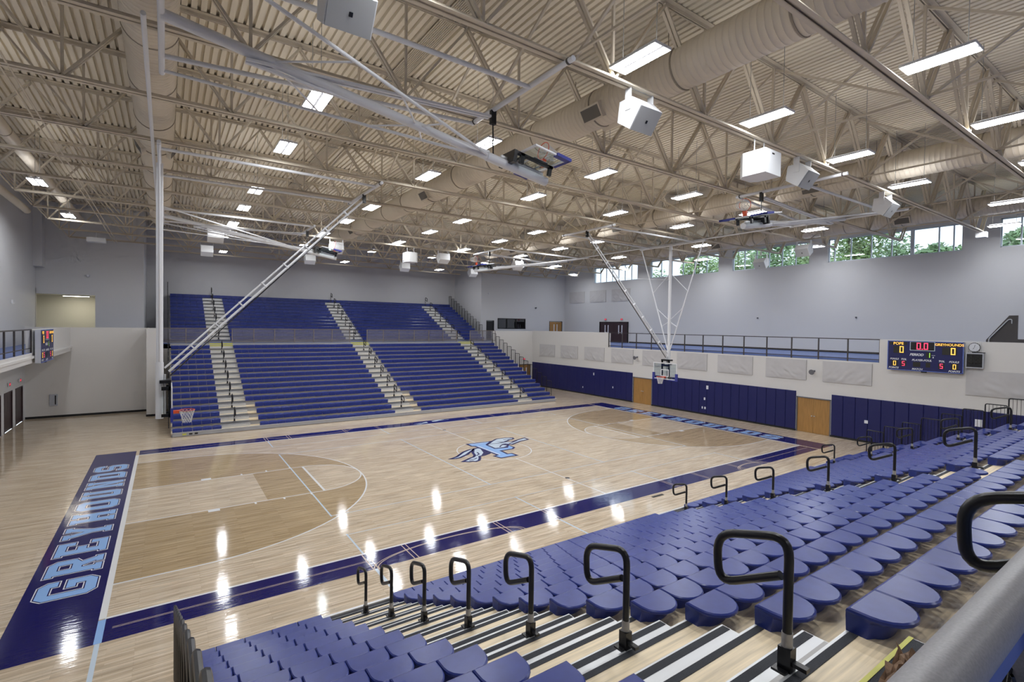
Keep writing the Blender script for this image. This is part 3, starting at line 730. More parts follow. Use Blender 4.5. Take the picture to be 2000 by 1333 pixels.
# ------------------------------------------------------------------ basketball goals
def net_mesh(T, r=.228, h=.42, n=12):
    b = MB()
    for d in (1, -1):
        for j in range(n):
            pts = []
            for k in range(9):
                t = k/8; rr = r*(1-.46*t**.8); a = 2*PI*(j/n)+d*t*1.6
                pts.append(T((.35+.40+rr*math.cos(a), rr*math.sin(a), -8.37-.02-h*t)))
            b.tube(pts, .0065, 4, False)
    return b
def goal(label, hx, hy, rz, ang, hdr, span, folded):
    g = thing('basketball_goal', label, 'basketball goal', (hx, hy, 11.42), rz, 'ceiling hung basketball goals')
    ca, sa = math.cos(ang), math.sin(ang)
    def T(p): return (p[0]*ca - p[2]*sa, p[1], p[0]*sa + p[2]*ca)
    def part(name, b, m, smooth=False, par=None): return b.build(name, m, par or g, smooth)
    tb = lambda r, *pts: MB().tube([T(p) for p in pts], r, 12)
    def obox(x0, x1, y0, y1, z0, z1):
        b = MB().box(x0, x1, y0, y1, z0, z1); b.v = [T(p) for p in b.v]; return b
    part('mast', tb(.10, (0, 0, 0), (0, 0, -6.95)), 'white_paint', True)
    part('mast_sleeve', tb(.115, (0, 0, -6.7), (0, 0, -8.60)), 'white_paint', True)
    for s in (-1, 1):
        part('side_brace', tb(.036, (0, s*2.35, -.05), (0, s*.10, -6.65)), 'white_paint', True)
        part('strut', tb(.020, (0, 0, -1.75), (0, s*1.36, -3.0)), 'white_paint', True)
        part('strut', tb(.020, (0, 0, -4.8), (0, s*1.02, -4.0)), 'white_paint', True)
        part('strut', tb(.020, (0, 0, -4.85), (0, s*.60, -5.2)), 'white_paint', True)
    part('hinge_pipe', MB().tube([(0, -2.5, 0), (0, 2.5, 0)], .055, 12), 'white_paint', True)
    if not folded: part('support_pipe', MB().tube([(-.16, -9.6, .12), (-.16, 9.6, .12)], .045, 12), 'white_paint', True)
    part('header_pipe', MB().tube([(hdr, span[0], .08), (hdr, span[1], .08)], .058, 12), 'white_paint', True)
    for s in (-1, 1):
        yy = max(min(s*1.55, span[1]-.1), span[0]+.1)
        part('long_pipe', MB().tube([(0, s*1.7, .02), (hdr, yy, .05)], .05, 12), 'white_paint', True)
    for yy in (span[0]+.15, span[1]-.15): part('clamp', MB().tube([(hdr, yy-.02, .08), (hdr, yy+.02, .08)], .072, 12), 'bronze', True)
    # winch, pulley and folding brace
    part('pulley', bx(hdr-.07, hdr+.07, -.05, .05, -.28, .06), 'black', False)
    if folded:
        q = T((.12, 0, -6.75)); part('cable', MB().tube([(hdr, 0, -.25), (hdr+.02, 0, T((0, 0, -6.75))[2]+.1)], .018, 8), 'black', True)
        part('fold_brace', MB().bar((hdr-.1, .06, -.12), (1.3, .06, -.40), .07, .05), 'white_paint')
        part('fold_brace', MB().bar((hdr-.1, -.06, -.12), (1.3, -.06, -.40), .07, .05), 'white_paint')
        part('fold_brace', MB().bar((1.3, 0, -.42), q, .07, .05), 'white_paint')
    else:
        a, q = Vector((hdr, 0, -.05)), Vector((.20, 0, -6.95)); m_ = a.lerp(q, .52)
        for d, r in ((.085, .040), (-.085, .030)):
            n_ = Vector((.7, 0, -.7))*d
            part('fold_brace', MB().tube([a+n_, m_+n_], r, 8), 'white_paint', True); part('fold_brace', MB().tube([m_+n_, q+n_], r, 8), 'white_paint', True)
        for k in range(1, 9):
            c = a.lerp(q, k/9); part('brace_plate', MB().bar(c+Vector((-.09, 0, .09)), c+Vector((.09, 0, -.09)), .10, .05), 'white_paint')
        part('cable', MB().tube([(hdr-.06, 0, -.25), (.30, 0, -7.15)], .020, 8), 'black', True)
        part('tie_rod', MB().tube([a.lerp(q, .34), (0, 0, -2.2)], .012, 6), 'white_paint', True)
    # backboard
    X0 = .35
    fr = MB()
    for y0, y1, z0, z1 in ((-.915, .915, -8.56, -8.50), (-.915, .915, -7.55, -7.49), (-.915, -.86, -8.5, -7.55), (.86, .915, -8.5, -7.55)): fr.box(X0-.03, X0+.008, y0, y1, z0, z1)
    fr.v = [T(p) for p in fr.v]; bd = part('backboard_frame', fr, 'white_paint')
    part('backboard_glass', obox(X0-.012, X0, -.86, .86, -8.5, -7.55), 'board_glass', False, bd)
    sq = MB()
    for y0, y1, z0, z1 in ((-.305, .305, -8.37, -8.32), (-.305, .305, -7.96, -7.91), (-.305, -.255, -8.32, -7.96), (.255, .305, -8.32, -7.96)): sq.box(X0, X0+.004, y0, y1, z0, z1)
    sq.v = [T(p) for p in sq.v]; part('target_square', sq, 'print_white', False, bd)
    for s in (-1, 1):
        part('board_pad', obox(X0-.05, X0+.025, s*.80, s*.965, -8.61, -8.15), 'pole_pad', False, bd)
        part('board_pad', obox(X0-.05, X0+.02, s*.32, s*.95, -8.61, -8.545), 'pole_pad', False, bd)
        part('mount_arm', obox(.05, X0-.03, s*.24, s*.31, -7.62, -7.50), 'black'); part('mount_arm', obox(.05, X0-.03, s*.24, s*.31, -8.52, -8.42), 'black')
        part('mount_rail', obox(X0-.10, X0-.03, s*.22, s*.31, -8.55, -7.30), 'black')
    part('mount_beam', obox(.0, X0-.03, -.33, .33, -7.38, -7.28), 'black'); part('mount_beam', obox(X0-.11, X0-.04, -.30, .30, -7.72, -7.62), 'black')
    part('height_adjuster', obox(.12, .18, -.035, .035, -8.45, -7.1), 'aluminium')
    # rim and net
    rc = [T((X0+.38+.05+.23*math.cos(t), .23*math.sin(t), -8.37)) for t in [2*PI*k/32 for k in range(32)]]
    rim = part('rim', MB().tube(rc, .011, 8, False, True), 'orange', True)
    part('rim_bracket', obox(X0, X0+.20, -.075, .075, -8.46, -8.36), 'orange', False, rim)
    nb = net_mesh(lambda p: T((p[0]+.03, p[1], p[2])), .225); part('net', nb, 'net', False, rim)
    return g
goal('lowered basketball goal hanging at the left end of the court', -13.50, 0, 0, 0, 6.92, (-2.1, 2.1), False)
goal('lowered basketball goal hanging at the right end before the padded wall', 13.20, 0, PI, 0, 7.25, (-2.1, 2.1), False)
FA = math.radians(80.6)
goal('large folded up basketball goal near the camera, top left of centre', -13.40, -10.0, 0, FA, 6.78, (-3.0, 1.05), True)
goal('folded up basketball goal near the ceiling above the far left bleachers', -13.45, 10.0, 0, FA, 6.85, (-1.7, 2.2), True)
goal('folded up basketball goal near the ceiling in front of the windows', 13.05, -10.0, PI, FA, 7.25, (-1.05, 3.0), True)
goal('folded up basketball goal near the ceiling above the far right bleachers', 13.10, 10.0, PI, FA, 7.30, (-2.2, 1.7), True)

# ------------------------------------------------------------------ bleachers
AIS = [(-10.78, -9.32), (-.73, .73), (9.32, 10.78)]
SECT = [(-13.05, -10.78, 5), (-9.32, -.73, 19), (.73, 9.32, 19), (10.78, 13.05, 5)]
def seat_mesh(D=.402, Hs=.235):
    """one moulded seat: straight edge at y = 0, lobe towards +y, top at z = 0"""
    hw = .2245
    def outline(ins, front, depth, n=10):
        w_ = hw-ins; d1 = depth*.43; pts = [(-w_, front), (w_, front), (w_, d1)]
        for k in range(1, n): t = PI*k/n; pts.append((w_*math.cos(t), d1+(depth-d1)*math.sin(t)))
        pts.append((-w_, d1)); return pts
    def body(ins, front, d1, d2, wn, n=10):
        w_ = hw-ins; pts = [(-w_, front), (w_, front), (w_, d1)]
        for k in range(1, n): t = PI*k/n; pts.append((w_*wn*math.cos(t), d1+(d2-d1)*math.sin(t)**.6))
        pts.append((-w_, d1)); return pts
    lv = [(outline(.014, .024, D-.017), 0.0), (outline(.003, .006, D-.004), -.010), (outline(0, 0, D), -.026), (outline(.004, .0, D-.007), -.036), (body(.004, .0, .15, D*.72, .80), -.060), (body(.004, .006, .13, D*.58, .70), -Hs)]
    b = MB(); n = len(lv[0][0]); v = []; f = []
    for pts, z in lv: v += [(x, y, z) for x, y in pts]
    f.append(tuple(range(n)))
    for k in range(len(lv)-1):
        for j in range(n): f.append((k*n+j, (k+1)*n+j, (k+1)*n+(j+1) % n, k*n+(j+1) % n))
    return b.add(v, f)
SEATS = {1: seat_mesh(), -1: seat_mesh(.362, .205)}
SEAT_ME = {k: SEATS[k].mesh('seat', 'seat_blue', True) for k in SEATS}
def rail_loop_pts():
    return rounded([(0, 0, .10), (0, 0, .845), (0, .50, .70), (0, .48, .35), (0, .05, .58)], .14, 6)
hand_me = MB().tube(rail_loop_pts(), .029, 12).mesh('handrail', 'black', True)
b = MB(); b.box(-.036, .036, -.04, .04, 0, .15); b.box(-.022, .022, -.13, -.04, .05, .075); b.box(-.075, .075, -.03, .06, 0, .015); socket_me = b.mesh('rail_socket', 'black')
b = MB(); b.tube([(0, 0, .14), (0, 0, .24)], .033, 12); ring_me = b.mesh('rail_collar', 'alu_dull', True)
def guard_me(run, rise, h):
    """end guard of one row: bent tube frame with upright bars"""
    b = MB(); p = rounded([(0, 0, -.1), (0, 0, h), (0, run-.03, h), (0, run-.03, -.05)], .07, 4); b.tube(p, .021, 8)
    for k in range(1, 6): yy = run*k/6; b.tube([(0, yy, .05), (0, yy, h)], .0075, 6)
    b.tube([(0, 0, .05), (0, run-.03, .05)], .012, 6)
    return b.mesh('end_guard', 'black', True)
def strip_set(aw):
    """aisle step: aluminium box with grip strips; nose at y = 0 going back to y = .30, top at z = 0"""
    st = bx(-aw/2, aw/2, 0, .30, -.146, 0).mesh('aisle_step', 'aluminium')
    g1 = bx(-aw/2+.01, aw/2-.01, .018, .085, 0, .003).mesh('grip_strip', 'grip')
    g2 = bx(-aw/2+.01, aw/2-.01, .160, .215, 0, .002).mesh('wear_strip', 'alu_dull')
    return st, g1, g2
def bleacher(label, s, y0, z0, run, rise, rows, narrow_rows, budget, joined_label, last_full=False, benches=False, guards=(-1, 1), base=0.0, hand_rows=(), front_extra=None):
    """s = +1 far side (court towards -y), s = -1 near side"""
    B = thing('bleacher', label, 'bleacher', (0, 0, 0))
    rz = 0 if s > 0 else PI
    decks = []
    aw = AIS[0][1]-AIS[0][0]; st_me, g1_me, g2_me = strip_set(aw)
    rise_me = None; gm = guard_me(run, rise, 1.12)
    Y = lambda y: s*y
    slots = []
    nose_me = bx(-aw/2, aw/2, 0, .07, 0, .004).mesh('nosing', 'grip'); trim_me = bx(-aw/2, aw/2, -.008, .012, -.03, .005).mesh('edge_trim', 'aluminium')
    for i in range(rows):
        yf = y0+run*i; zt = z0+rise*i; zd = zt-(.165 if benches else .20 if s > 0 else .17)
        last = i == rows-1
        ro = .12 if benches else .085
        bx(-13.1, 13.1, Y(yf-.07+ro), Y(yf+run+(.10 if not last else .0)), zd-.035, zd).build('deck', 'plywood', B)
        bx(-13.1, 13.1, Y(yf-.075+ro+.09), Y(yf-.06+ro+.09), max(base, zd-rise), zd-.03).build('riser', 'riser', B)
        for k, (xa, xb, n) in enumerate(SECT):
            p = (xb-xa)/n
            if last_full and last: continue
            if benches:
                slots.append(('bench', k, i)); continue
            for j in range(n):
                if i < narrow_rows and j == 0 and k in (1, 2): continue
                slots.append((xa+p*(j+.5), yf, zt))
        for a, (xa, xb) in enumerate(AIS):
            cx = (xa+xb)/2
            # intermediate step in front of this deck, and a dark nosing on the deck
            if i > 0:
                o = link('aisle_step', st_me, B, (cx, Y(yf+.012-.30), zd-rise+.146), (0, 0, rz))
                link('grip_strip', g1_me, o); link('wear_strip', g2_me, o)
            o = link('nosing', nose_me, B, (cx, Y(yf+.016), zd), (0, 0, rz))
            link('edge_trim', trim_me, o)
            if i in hand_rows:
                h = link('handrail', hand_me, B, (cx-.05, Y(yf-.02), zd), (0, 0, rz+PI))
                link('rail_socket', socket_me, h); link('rail_collar', ring_me, h)
        for gx in guards:
            if i > 0: link('end_guard', gm, B, (gx*13.2, Y(yf), zd), (0, 0, rz))
    if benches:
        mesh_by = {}
        for _, k, i in slots:
            xa, xb, n = SECT[k]
            if k not in mesh_by:
                b = MB(); p = (xb-xa)/n
                for j in range(n): b.prism([(0, -.245), (.30, -.245), (.36, -.02), (.34, 0), (.02, 0), (0, -.02)], lambda a, c, h: (h, a, c), xa+p*j+.004, xa+p*(j+1)-.004)
                mesh_by[k] = b.mesh('bench', 'seat_blue')
            link('bench', mesh_by[k], B, (0, y0+run*i, z0+rise*i))
        if last_full:
            b = MB(); p = 26.1/57
            for j in range(57): b.prism([(0, -.245), (.30, -.245), (.36, -.02), (.34, 0), (.02, 0), (0, -.02)], lambda a, c, h: (h, a, c), -13.05+p*j+.004, -13.05+p*(j+1)-.004)
            b.build('bench', 'seat_blue', B, False, (0, y0+run*(rows-1), z0+rise*(rows-1)))
    else:
        cp = cam.location
        C_ = Vector((-13.32, -20.67, 6.11)); fwd = Vector((.569, .822, 0)); rt = Vector((.822, -.569, 0))
        def key(q):
            d = Vector((q[0], Y(q[1]), q[2]))-C_; z_ = d.dot(fwd); u = 1000+978*d.dot(rt)/max(z_, .1); v_ = 657-978*d.z/max(z_, .1)
            out = z_ < .5 or u < -60 or u > 2060 or v_ > 1390
            return (out, z_)
        slots.sort(key=key)
        for q in slots[:budget]: link('seat', SEAT_ME[s], B, (q[0], Y(q[1]), q[2]), (0, 0, rz))
        b = MB()
        for q in slots[budget:]:
            b.add([(q[0]+(x if s > 0 else -x), Y(q[1])+(y if s > 0 else -y), q[2]+z) for x, y, z in SEATS[s].v], SEATS[s].f)
        if slots[budget:]:
            o = b.build('seat_mass', 'seat_blue', B, True); o['kind'] = 'stuff'
    return B
nb = bleacher('near bleacher with blue scalloped seats and three stepped aisles', -1, 10.45, .335, .667, .2925, 15, 0, 300, '', guards=(-1, 1), hand_rows=range(1, 15, 2))
fb = bleacher('lower far bleacher of blue seats facing the court', 1, 11.12, .38, .667, .2925, 15, 4, 300, '', hand_rows=range(1, 15, 2))
ub = bleacher('upper far bleacher of blue benches below the rear wall', 1, 22.42, 5.0, .617, .2875, 13, 0, 0, '', last_full=True, benches=True, base=ZB, hand_rows=range(0, 13, 2))
# front skirts
for B, s, y in ((nb, -1, 10.40), (fb, 1, 11.02)):
    for k in range(10): bx(-13.05+2.61*k+.005, -13.05+2.61*(k+1)-.005, s*(y), s*(y+.03), .02, .215).build('front_panel', 'riser', B)
    bx(-13.1, 13.1, s*(y-.01), s*(y+.05), .215, .235).build('front_edge', 'aluminium', B)
bx(-12.6, -12.42, 11.005, 11.02, .08, .16).build('warning_sticker', 'yellow', fb); bx(-12.3, -12.15, 11.005, 11.02, .08, .16).build('power_socket', 'black', fb); bx(-12.05, -11.9, 11.005, 11.02, .08, .16).build('power_socket', 'black', fb)
for s, B, y, z in ((-1, nb, 10.45+.667*14, .335+.2925*14-.17), (1, fb, 11.12+.667*14, .38+.2925*14-.20)):
    for xa, xb in AIS:
        bx(xa, xb, s*(y-.294), s*(y-.268), z-.1475, z-.1405).build('yellow_nosing', 'yellow', B)
# last step up to the near balcony with its yellow edge
for xa, xb in AIS:
    y = -(10.45+.667*15-.05); z = .335+.2925*15-.17
    o = bx(xa, xb, y-.02, y+.30, z-.30, z-.02).build('top_step', 'aluminium', nb)
    bx(xa, xb, y+.272, y+.302, z-.02, z-.012).build('yellow_nosing', 'yellow', nb); bx(xa, xb, y+.19, y+.265, z-.02, z-.015).build('grip_strip', 'grip', nb)
    h = link('handrail', hand_me, nb, ((xa+xb)/2-.05, -20.42, ZB), (0, 0, 0)); link('rail_socket', socket_me, h)
bx(-13.2, 13.2, -20.5, -20.30, .05, ZB-.01).build('back_panel', 'riser', nb)
bx(-13.1, 13.1, 20.98, YB+.12, 4.40, ZB-.005).build('top_walkway', 'riser', fb)
for xa, xb in AIS:
    bx(xa, xb, 20.72, 20.98, 4.28, 4.46).build('top_step', 'aluminium', fb); bx(xa, xb, 20.71, 20.76, 4.40, 4.47).build('yellow_nosing', 'yellow', fb); bx(xa, xb, 20.97, 21.02, 4.52, 4.60).build('yellow_nosing', 'yellow', fb)

# ------------------------------------------------------------------ balcony railings
def railing(label, axis, pos, a, b, z0, z1, m, step, screen=False, gaps=(), low=.35, drop=.12):
    R = thing('balcony_railing', label, 'railing')
    def bar(s0, s1, za, zb, t, nm, mm=None):
        (bx(s0, s1, pos-t, pos+t, za, zb) if axis == 'x' else bx(pos-t, pos+t, s0, s1, za, zb)).build(nm, mm or m, R)
    segs = []; c = a
    for g0, g1 in gaps: segs.append((c, g0)); c = g1
    segs.append((c, b))
    for s0, s1 in segs:
        bar(s0, s1, z1-.05, z1, .03, 'top_rail'); bar(s0, s1, z0+.06, z0+.10, .02, 'bottom_rail')
        if low: bar(s0, s1, z0+low, z0+low+.035, .016, 'lower_rail')
        n = max(1, round((s1-s0)/step))
        for k in range(n+1):
            p = s0+(s1-s0)*k/n; bar(p-.03, p+.03, z0-drop, z1-.05, .03, 'post')
        if screen: bar(s0+.03, s1-.03, z0+.1, z1-.05, .003, 'mesh_infill', 'wire_screen')
    return R
railing('tan metal railing along the far balcony between the bleachers', 'x', YB+.02, -13.55, 13.65, ZB, 5.68, 'rail_tan', 1.35, True, AIS, .22, 0)
railing('dark bronze railing along the right balcony above the padded wall', 'y', XP+.06, -9.76, 10.33, 4.50, 5.70, 'bronze', 1.55, False, (), .42)
railing('dark bronze railing along the left balcony next to its scoreboard', 'y', -18.36, -20.2, 10.40, 4.50, 5.68, 'bronze', 1.55, False, (), .30)

# near railing in front of the camera
R = thing('front_railing', 'thick grey top rail with woven wire infill at bottom right corner', 'railing')
for x0, x1 in ((-13.4, -10.9), (-9.2, -.85), (.85, 9.2)):
    MB().tube([(x0, -20.47, 5.685), (x1, -20.47, 5.685)], .032, 20).build('top_rail', 'rail_grey', R, True)
    bx(x0, x1, -20.482, -20.458, 5.598, 5.655).build('rail_flange', 'board_edge', R)
    bx(x0, x1, -20.485, -20.455, 4.68, 4.72).build('bottom_rail', 'rail_grey', R)
    n = max(1, round((x1-x0)/1.25))
    for k in range(n+1):
        x = x0+(x1-x0)*k/n; bx(x-.02, x+.02, -20.49, -20.45, ZB, 5.66).build('post', 'rail_grey', R)
b = MB(); x = -13.36
while x < -10.95:
    for sg in (-1, 1):
        z = 4.72
        pts = []
        for k in range(22): pts.append((x+sg*.021*(1 if k % 2 else -1)*.9, -20.47+.004*(1 if (k % 4) < 2 else -1)*sg, 4.72+k*.04))
        b.tube(pts, .0032, 4, False)
    x += .042
o = b.build('wire_infill', 'black', R); o['kind'] = 'stuff'

# crumpled brown paper left on the top aisle step
mb = MB(); n = 12
pts = []
for i in range(n+1):
    for j in range(9):
        u, v = i/n, j/8
        pts.append((u*.46-.23+random.uniform(-.012, .012), v*.16-.08+random.uniform(-.012, .012), .05+.045*math.sin(u*9+v*5)*math.sin(v*7+1)+random.uniform(-.018, .018)))
mb.add(pts, [(i*9+j, (i+1)*9+j, (i+1)*9+j+1, i*9+j+1) for i in range(n) for j in range(8)])
tag(mb.build('crumpled_paper', 'cardboard', None, False, (-9.86, -19.63, 4.115), (.1, 0, .12)), 'crumpled brown packing paper lying on the top aisle step', 'paper')

# ------------------------------------------------------------------ scoreboards
SEG = {'0': 'abcdef', '1': 'bc', '5': 'acdfg', '8': 'abcdefg'}
def seg_boxes(b, ch, cx, cy, h, F, t=None):
    w = h*.52; t = t or h*.13
    R_ = {'a': (-w/2, w/2, h/2-t, h/2), 'd': (-w/2, w/2, -h/2, -h/2+t), 'g': (-w/2, w/2, -t/2, t/2), 'b': (w/2-t, w/2, 0, h/2), 'c': (w/2-t, w/2, -h/2, 0), 'f': (-w/2, -w/2+t, 0, h/2), 'e': (-w/2, -w/2+t, -h/2, 0)}
    for s in SEG[ch]:
        x0, x1, y0, y1 = R_[s]
        if s in 'ag' or s == 'd': x0 += t*.15; x1 -= t*.15
        b.quad(F(cx+x0, cy+y0), F(cx+x1, cy+y0), F(cx+x1, cy+y1), F(cx+x0, cy+y1))
def scoreboard(label, x, yc, zc, side):
    """side = +1 hangs on the right wall, -1 on the left"""
    S = thing('scoreboard', label, 'scoreboard', (x, yc, zc))
    Wd, Hd = 3.07, 1.52
    def F(d): return lambda u, v: (-side*d, -side*u, v)
    bx(-.10, .10, -Wd/2, Wd/2, -Hd/2, Hd/2).build('case', 'board_case', S)
    f0 = F(.102)
    MB().quad(f0(-Wd/2, -Hd/2), f0(Wd/2, -Hd/2), f0(Wd/2, Hd/2), f0(-Wd/2, Hd/2)).build('face', 'board_blue', S)
    ed = MB()
    for u0, u1, v0, v1 in ((-Wd/2, Wd/2, Hd/2-.035, Hd/2), (-Wd/2, Wd/2, -Hd/2, -Hd/2+.035), (-Wd/2, -Wd/2+.035, -Hd/2, Hd/2), (Wd/2-.035, Wd/2, -Hd/2, Hd/2)):
        f1 = F(.106); ed.quad(f1(u0, v0), f1(u1, v0), f1(u1, v1), f1(u0, v1))
    ed.build('face_edge', 'board_edge', S)
    px = lambda u: (u-.5)*Wd
    py = lambda v: (.5-v)*Hd
    def panel(u0, u1, v0, v1, m, d, nm):
        f = F(d); MB().quad(f(px(u0), py(v1)), f(px(u1), py(v1)), f(px(u1), py(v0)), f(px(u0), py(v0))).build(nm, m, S)
    panel(.313, .645, .02, .315, 'paint_pale', .106, 'clock_border'); panel(.322, .636, .03, .298, 'screen_black', .109, 'clock_window')
    panel(.03, .275, .045, .14, 'led_off', .106, 'name_window'); panel(.68, .965, .045, .15, 'led_off', .106, 'name_window')
    for u0, u1, v0, v1 in ((.085, .235, .18, .42), (.735, .92, .18, .42), (.06, .15, .68, .86), (.19, .27, .68, .86), (.36, .46, .70, .86), (.53, .59, .70, .86), (.69, .77, .70, .88), (.85, .94, .70, .88), (.53, .60, .37, .54)):
        panel(u0, u1, v0, v1, 'led_off', .106, 'digit_window')
    for ch, u, v, h, m in (('0', .20, .295, .34, 'led_amber'), ('0', .872, .30, .34, 'led_amber'), ('0', .432, .165, .34, 'led_red'), ('0', .527, .165, .34, 'led_red'), ('1', .563, .455, .24, 'led_green'),
                           ('0', .106, .77, .24, 'led_amber'), ('5', .229, .77, .24, 'led_red'), ('5', .731, .79, .24, 'led_red'), ('0', .893, .79, .24, 'led_amber')):
        b = MB(); seg_boxes(b, ch, px(u), py(v), h, F(.112)); b.build('digit', m, S)
    b = MB(); f = F(.112); u, v = px(.48), py(.265); b.quad(f(u-.025, v-.025), f(u+.025, v-.025), f(u+.025, v+.025), f(u-.025, v+.025)); b.build('digit', 'led_red', S)
    for txt, u, v, size, m, sh, bo in BOARD_TEXT:
        me = text_mesh(txt, size, sh, bo); f = F(.115)
        for vv in me.vertices: vv.co = f(px(u)+vv.co.x, py(v)+vv.co.y)
        me.materials.append(M[m]); link('lettering', me, S)
    b = MB(); f = F(.115); b.quad(f(px(.605), py(.455)-.008), f(px(.65), py(.455)-.008), f(px(.65), py(.455)+.008), f(px(.605), py(.455)+.008)); b.build('lettering', 'print_white', S)
    for yy in (-1.0, 1.0): bx(side*.05, side*.28, yy-.04, yy+.04, -.3, -.2).build('bracket', 'grey_frame', S)
    bx(-.08, .06, -.10, .10, -Hd/2-.06, -Hd/2).build('horn', 'black_matt', S)
    return S
scoreboard('blue electronic scoreboard reading POPE 0 and GREYHOUNDS 0 on right wall', 18.14, -11.75, 4.89, 1)
scoreboard('blue electronic scoreboard seen sideways on the left balcony', -18.10, 11.75, 4.89, -1)
sc = thing('shot_clock', 'black unlit shot clock beside the right scoreboard', 'clock', (18.16, -13.66, 4.80))
bx(-.06, .06, -.32, .32, -.36, .36).build('case', 'board_case', sc); bx(-.068, -.06, -.28, .28, -.31, .31).build('face', 'screen_black', sc)
b = MB(); f = lambda u, v: (-.071, -u, v)
for u in (-.12, .12): seg_boxes(b, '8', u, .03, .34, f)
b.build('digit', 'led_off', sc); bx(-.03, .03, -.36, .1, .36, .40).build('bracket', 'black', sc)
ck = thing('wall_clock', 'round white wall clock in a wire guard beside the scoreboard', 'clock', (18.26, -13.62, 5.42))
MB().tube([(-.05, 0, 0), (.02, 0, 0)], .22, 32).build('case', 'black', ck, True); MB().tube([(-.056, 0, 0), (-.05, 0, 0)], .195, 32).build('dial', 'print_white', ck, True)
MB().bar((-.058, 0, 0), (-.058, -.03, .13), .014, .004, (1, 0, 0)).build('hand', 'black', ck); MB().bar((-.058, 0, 0), (-.058, .04, -.08), .018, .004, (1, 0, 0)).build('hand', 'black', ck)
g = MB()
for k in range(9): g.tube([(-.09, -.30+.075*k, -.30), (-.09, -.30+.075*k, .30)], .004, 5); g.tube([(-.09, -.30, -.30+.075*k), (-.09, .30, -.30+.075*k)], .004, 5)
g.build('wire_guard', 'white_paint', ck)
sc2 = thing('shot_clock', 'black shot clock edge beside the left scoreboard', 'clock', (-18.16, 13.66, 4.80))
bx(-.06, .06, -.32, .32, -.36, .36).build('case', 'board_case', sc2); bx(.06, .068, -.28, .28, -.31, .31).build('face', 'screen_black', sc2)

# ------------------------------------------------------------------ acoustic panels
def panel(label, grp, x, ya, yb, za, zb, seed):
    rnd = random.Random(seed); t = thing('acoustic_panel', label, 'panel', (x, (ya+yb)/2, (za+zb)/2), 0, grp)
    w_, h_ = (yb-ya)/2, (zb-za)/2; N = 36; K = 18
    bx(-.035, 0, -w_, w_, -h_, h_).build('panel_core', 'fabric_edge', t)
    ph = rnd.uniform(0, 6); sl = rnd.choice((-1, 1))*rnd.uniform(.7, 1.2); b = MB(); v = []
    for i in range(N+1):
        for j in range(K+1):
            a, c = i/N, j/K; e = min(1, 6*min(a, 1-a))*min(1, 6*min(c, 1-c))
            low = (1-c)**1.3
            z = .030*e*low*(math.sin((a*14+sl*c*9)+ph)+.6*math.sin(a*31+sl*c*17+ph*2)+.5*math.sin(c*13+a*5+ph))
            v.append((-.045-abs(z)*1.0-.004*e, -w_+2*w_*a, -h_+2*h_*c))
    b.add(v, [(i*(K+1)+j, i*(K+1)+j+1, (i+1)*(K+1)+j+1, (i+1)*(K+1)+j) for i in range(N) for j in range(K)])
    b.build('fabric_cover', 'fabric', t, True)
PY = [(17.55, 19.98), (14.2, 16.66), (10.78, 13.30), (7.48, 9.92), (4.05, 6.50), (.65, 3.18), (-2.71, -.2), (-6.06, -3.6), (-9.45, -6.97)]
for k, (a, c) in enumerate(PY): panel('pale wrinkled fabric panel on the padded right wall, %s from far corner' % ORD[k], 'fabric panels above the wall pads', XP, a, c, 3.14, 4.34, k)
panel('long pale fabric panel below the shot clock at right edge', 'fabric panels above the wall pads', XP, -17.2, -13.34, 3.14, 4.32, 40)
for k, (a, c) in enumerate([(21.1, 23.6), (17.75, 20.2), (14.35, 16.9)]): panel('pale fabric panel high on the far right upper wall, %s from corner' % ORD[k], 'fabric panels high on the wall', XR, a, c, 8.88, 10.15, 20+k)

# ------------------------------------------------------------------ small wall things
def exit_sign(label, loc, rz):
    t = thing('exit_sign', label, 'sign', loc, rz, 'red exit signs')
    bx(-.16, .16, -.03, .03, -.10, .10).build('case', 'white_paint', t); bx(-.15, .15, -.034, -.03, -.09, .09).build('face', 'sign_red', t)
    me = text_mesh('EXIT', .14, 0, .004)
    for v in me.vertices: v.co = (v.co.x, -.037, v.co.y)
    me.materials.append(M['exit_glow']); link('lettering', me, t)
exit_sign('red exit sign above the left pair of black balcony doors', (XR-.05, 17.7, 7.0), -PI/2)
exit_sign('red exit sign above the right pair of black balcony doors', (XR-.05, 15.4, 7.0), -PI/2)
exit_sign('red exit sign above the doors behind the far bleacher end', (17.2, YB-.05, 2.75), 0)
for k, y in enumerate((19.75, 17.3, 15.0, 12.75)): exit_sign('dim exit sign above a dark left wall door, %s from the corner' % ORD[k], (XL+.05, y, 2.55), PI/2)
fx = thing('extinguisher_cabinet', 'white extinguisher cabinet with slit window on the left rear wall', 'cabinet', (-19.1, YB, 1.1))
bx(-.19, .19, -.05, 0, -.36, .36).build('box', 'board_case', fx); bx(.06, .12, -.056, -.05, -.28, .28).build('slit_window', 'black', fx)
def horn(label, y, z):
    t = thing('horn_speaker', label, 'loudspeaker', (XP, y, z))
    bx(-.10, 0, -.05, .05, -.05, .05).build('mount', 'grey_frame', t)
    MB().tube([(-.08, 0, 0), (-.2, 0, -.03), (-.36, 0, -.06)], [.04, .07, .16], 14).build('horn', 'grey_frame', t, True)
horn('small dark horn speaker on the padded wall left of the goal', 7.05, 3.75); horn('small dark horn speaker on the padded wall between two fabric panels', -6.5, 3.72)
def dome(label, loc, m='white_paint', r=.09):
    t = thing('camera_dome', label, 'camera', loc)
    MB().tube([(0, 0, 0), (0, -.10, 0)], .05, 12).build('arm', m, t, True); MB().tube([(0, -.10, .06), (0, -.10, 0), (0, -.10, -.06), (0, -.10, -.10)], [r, r, r*.8, r*.3], 14).build('dome', m, t, True)
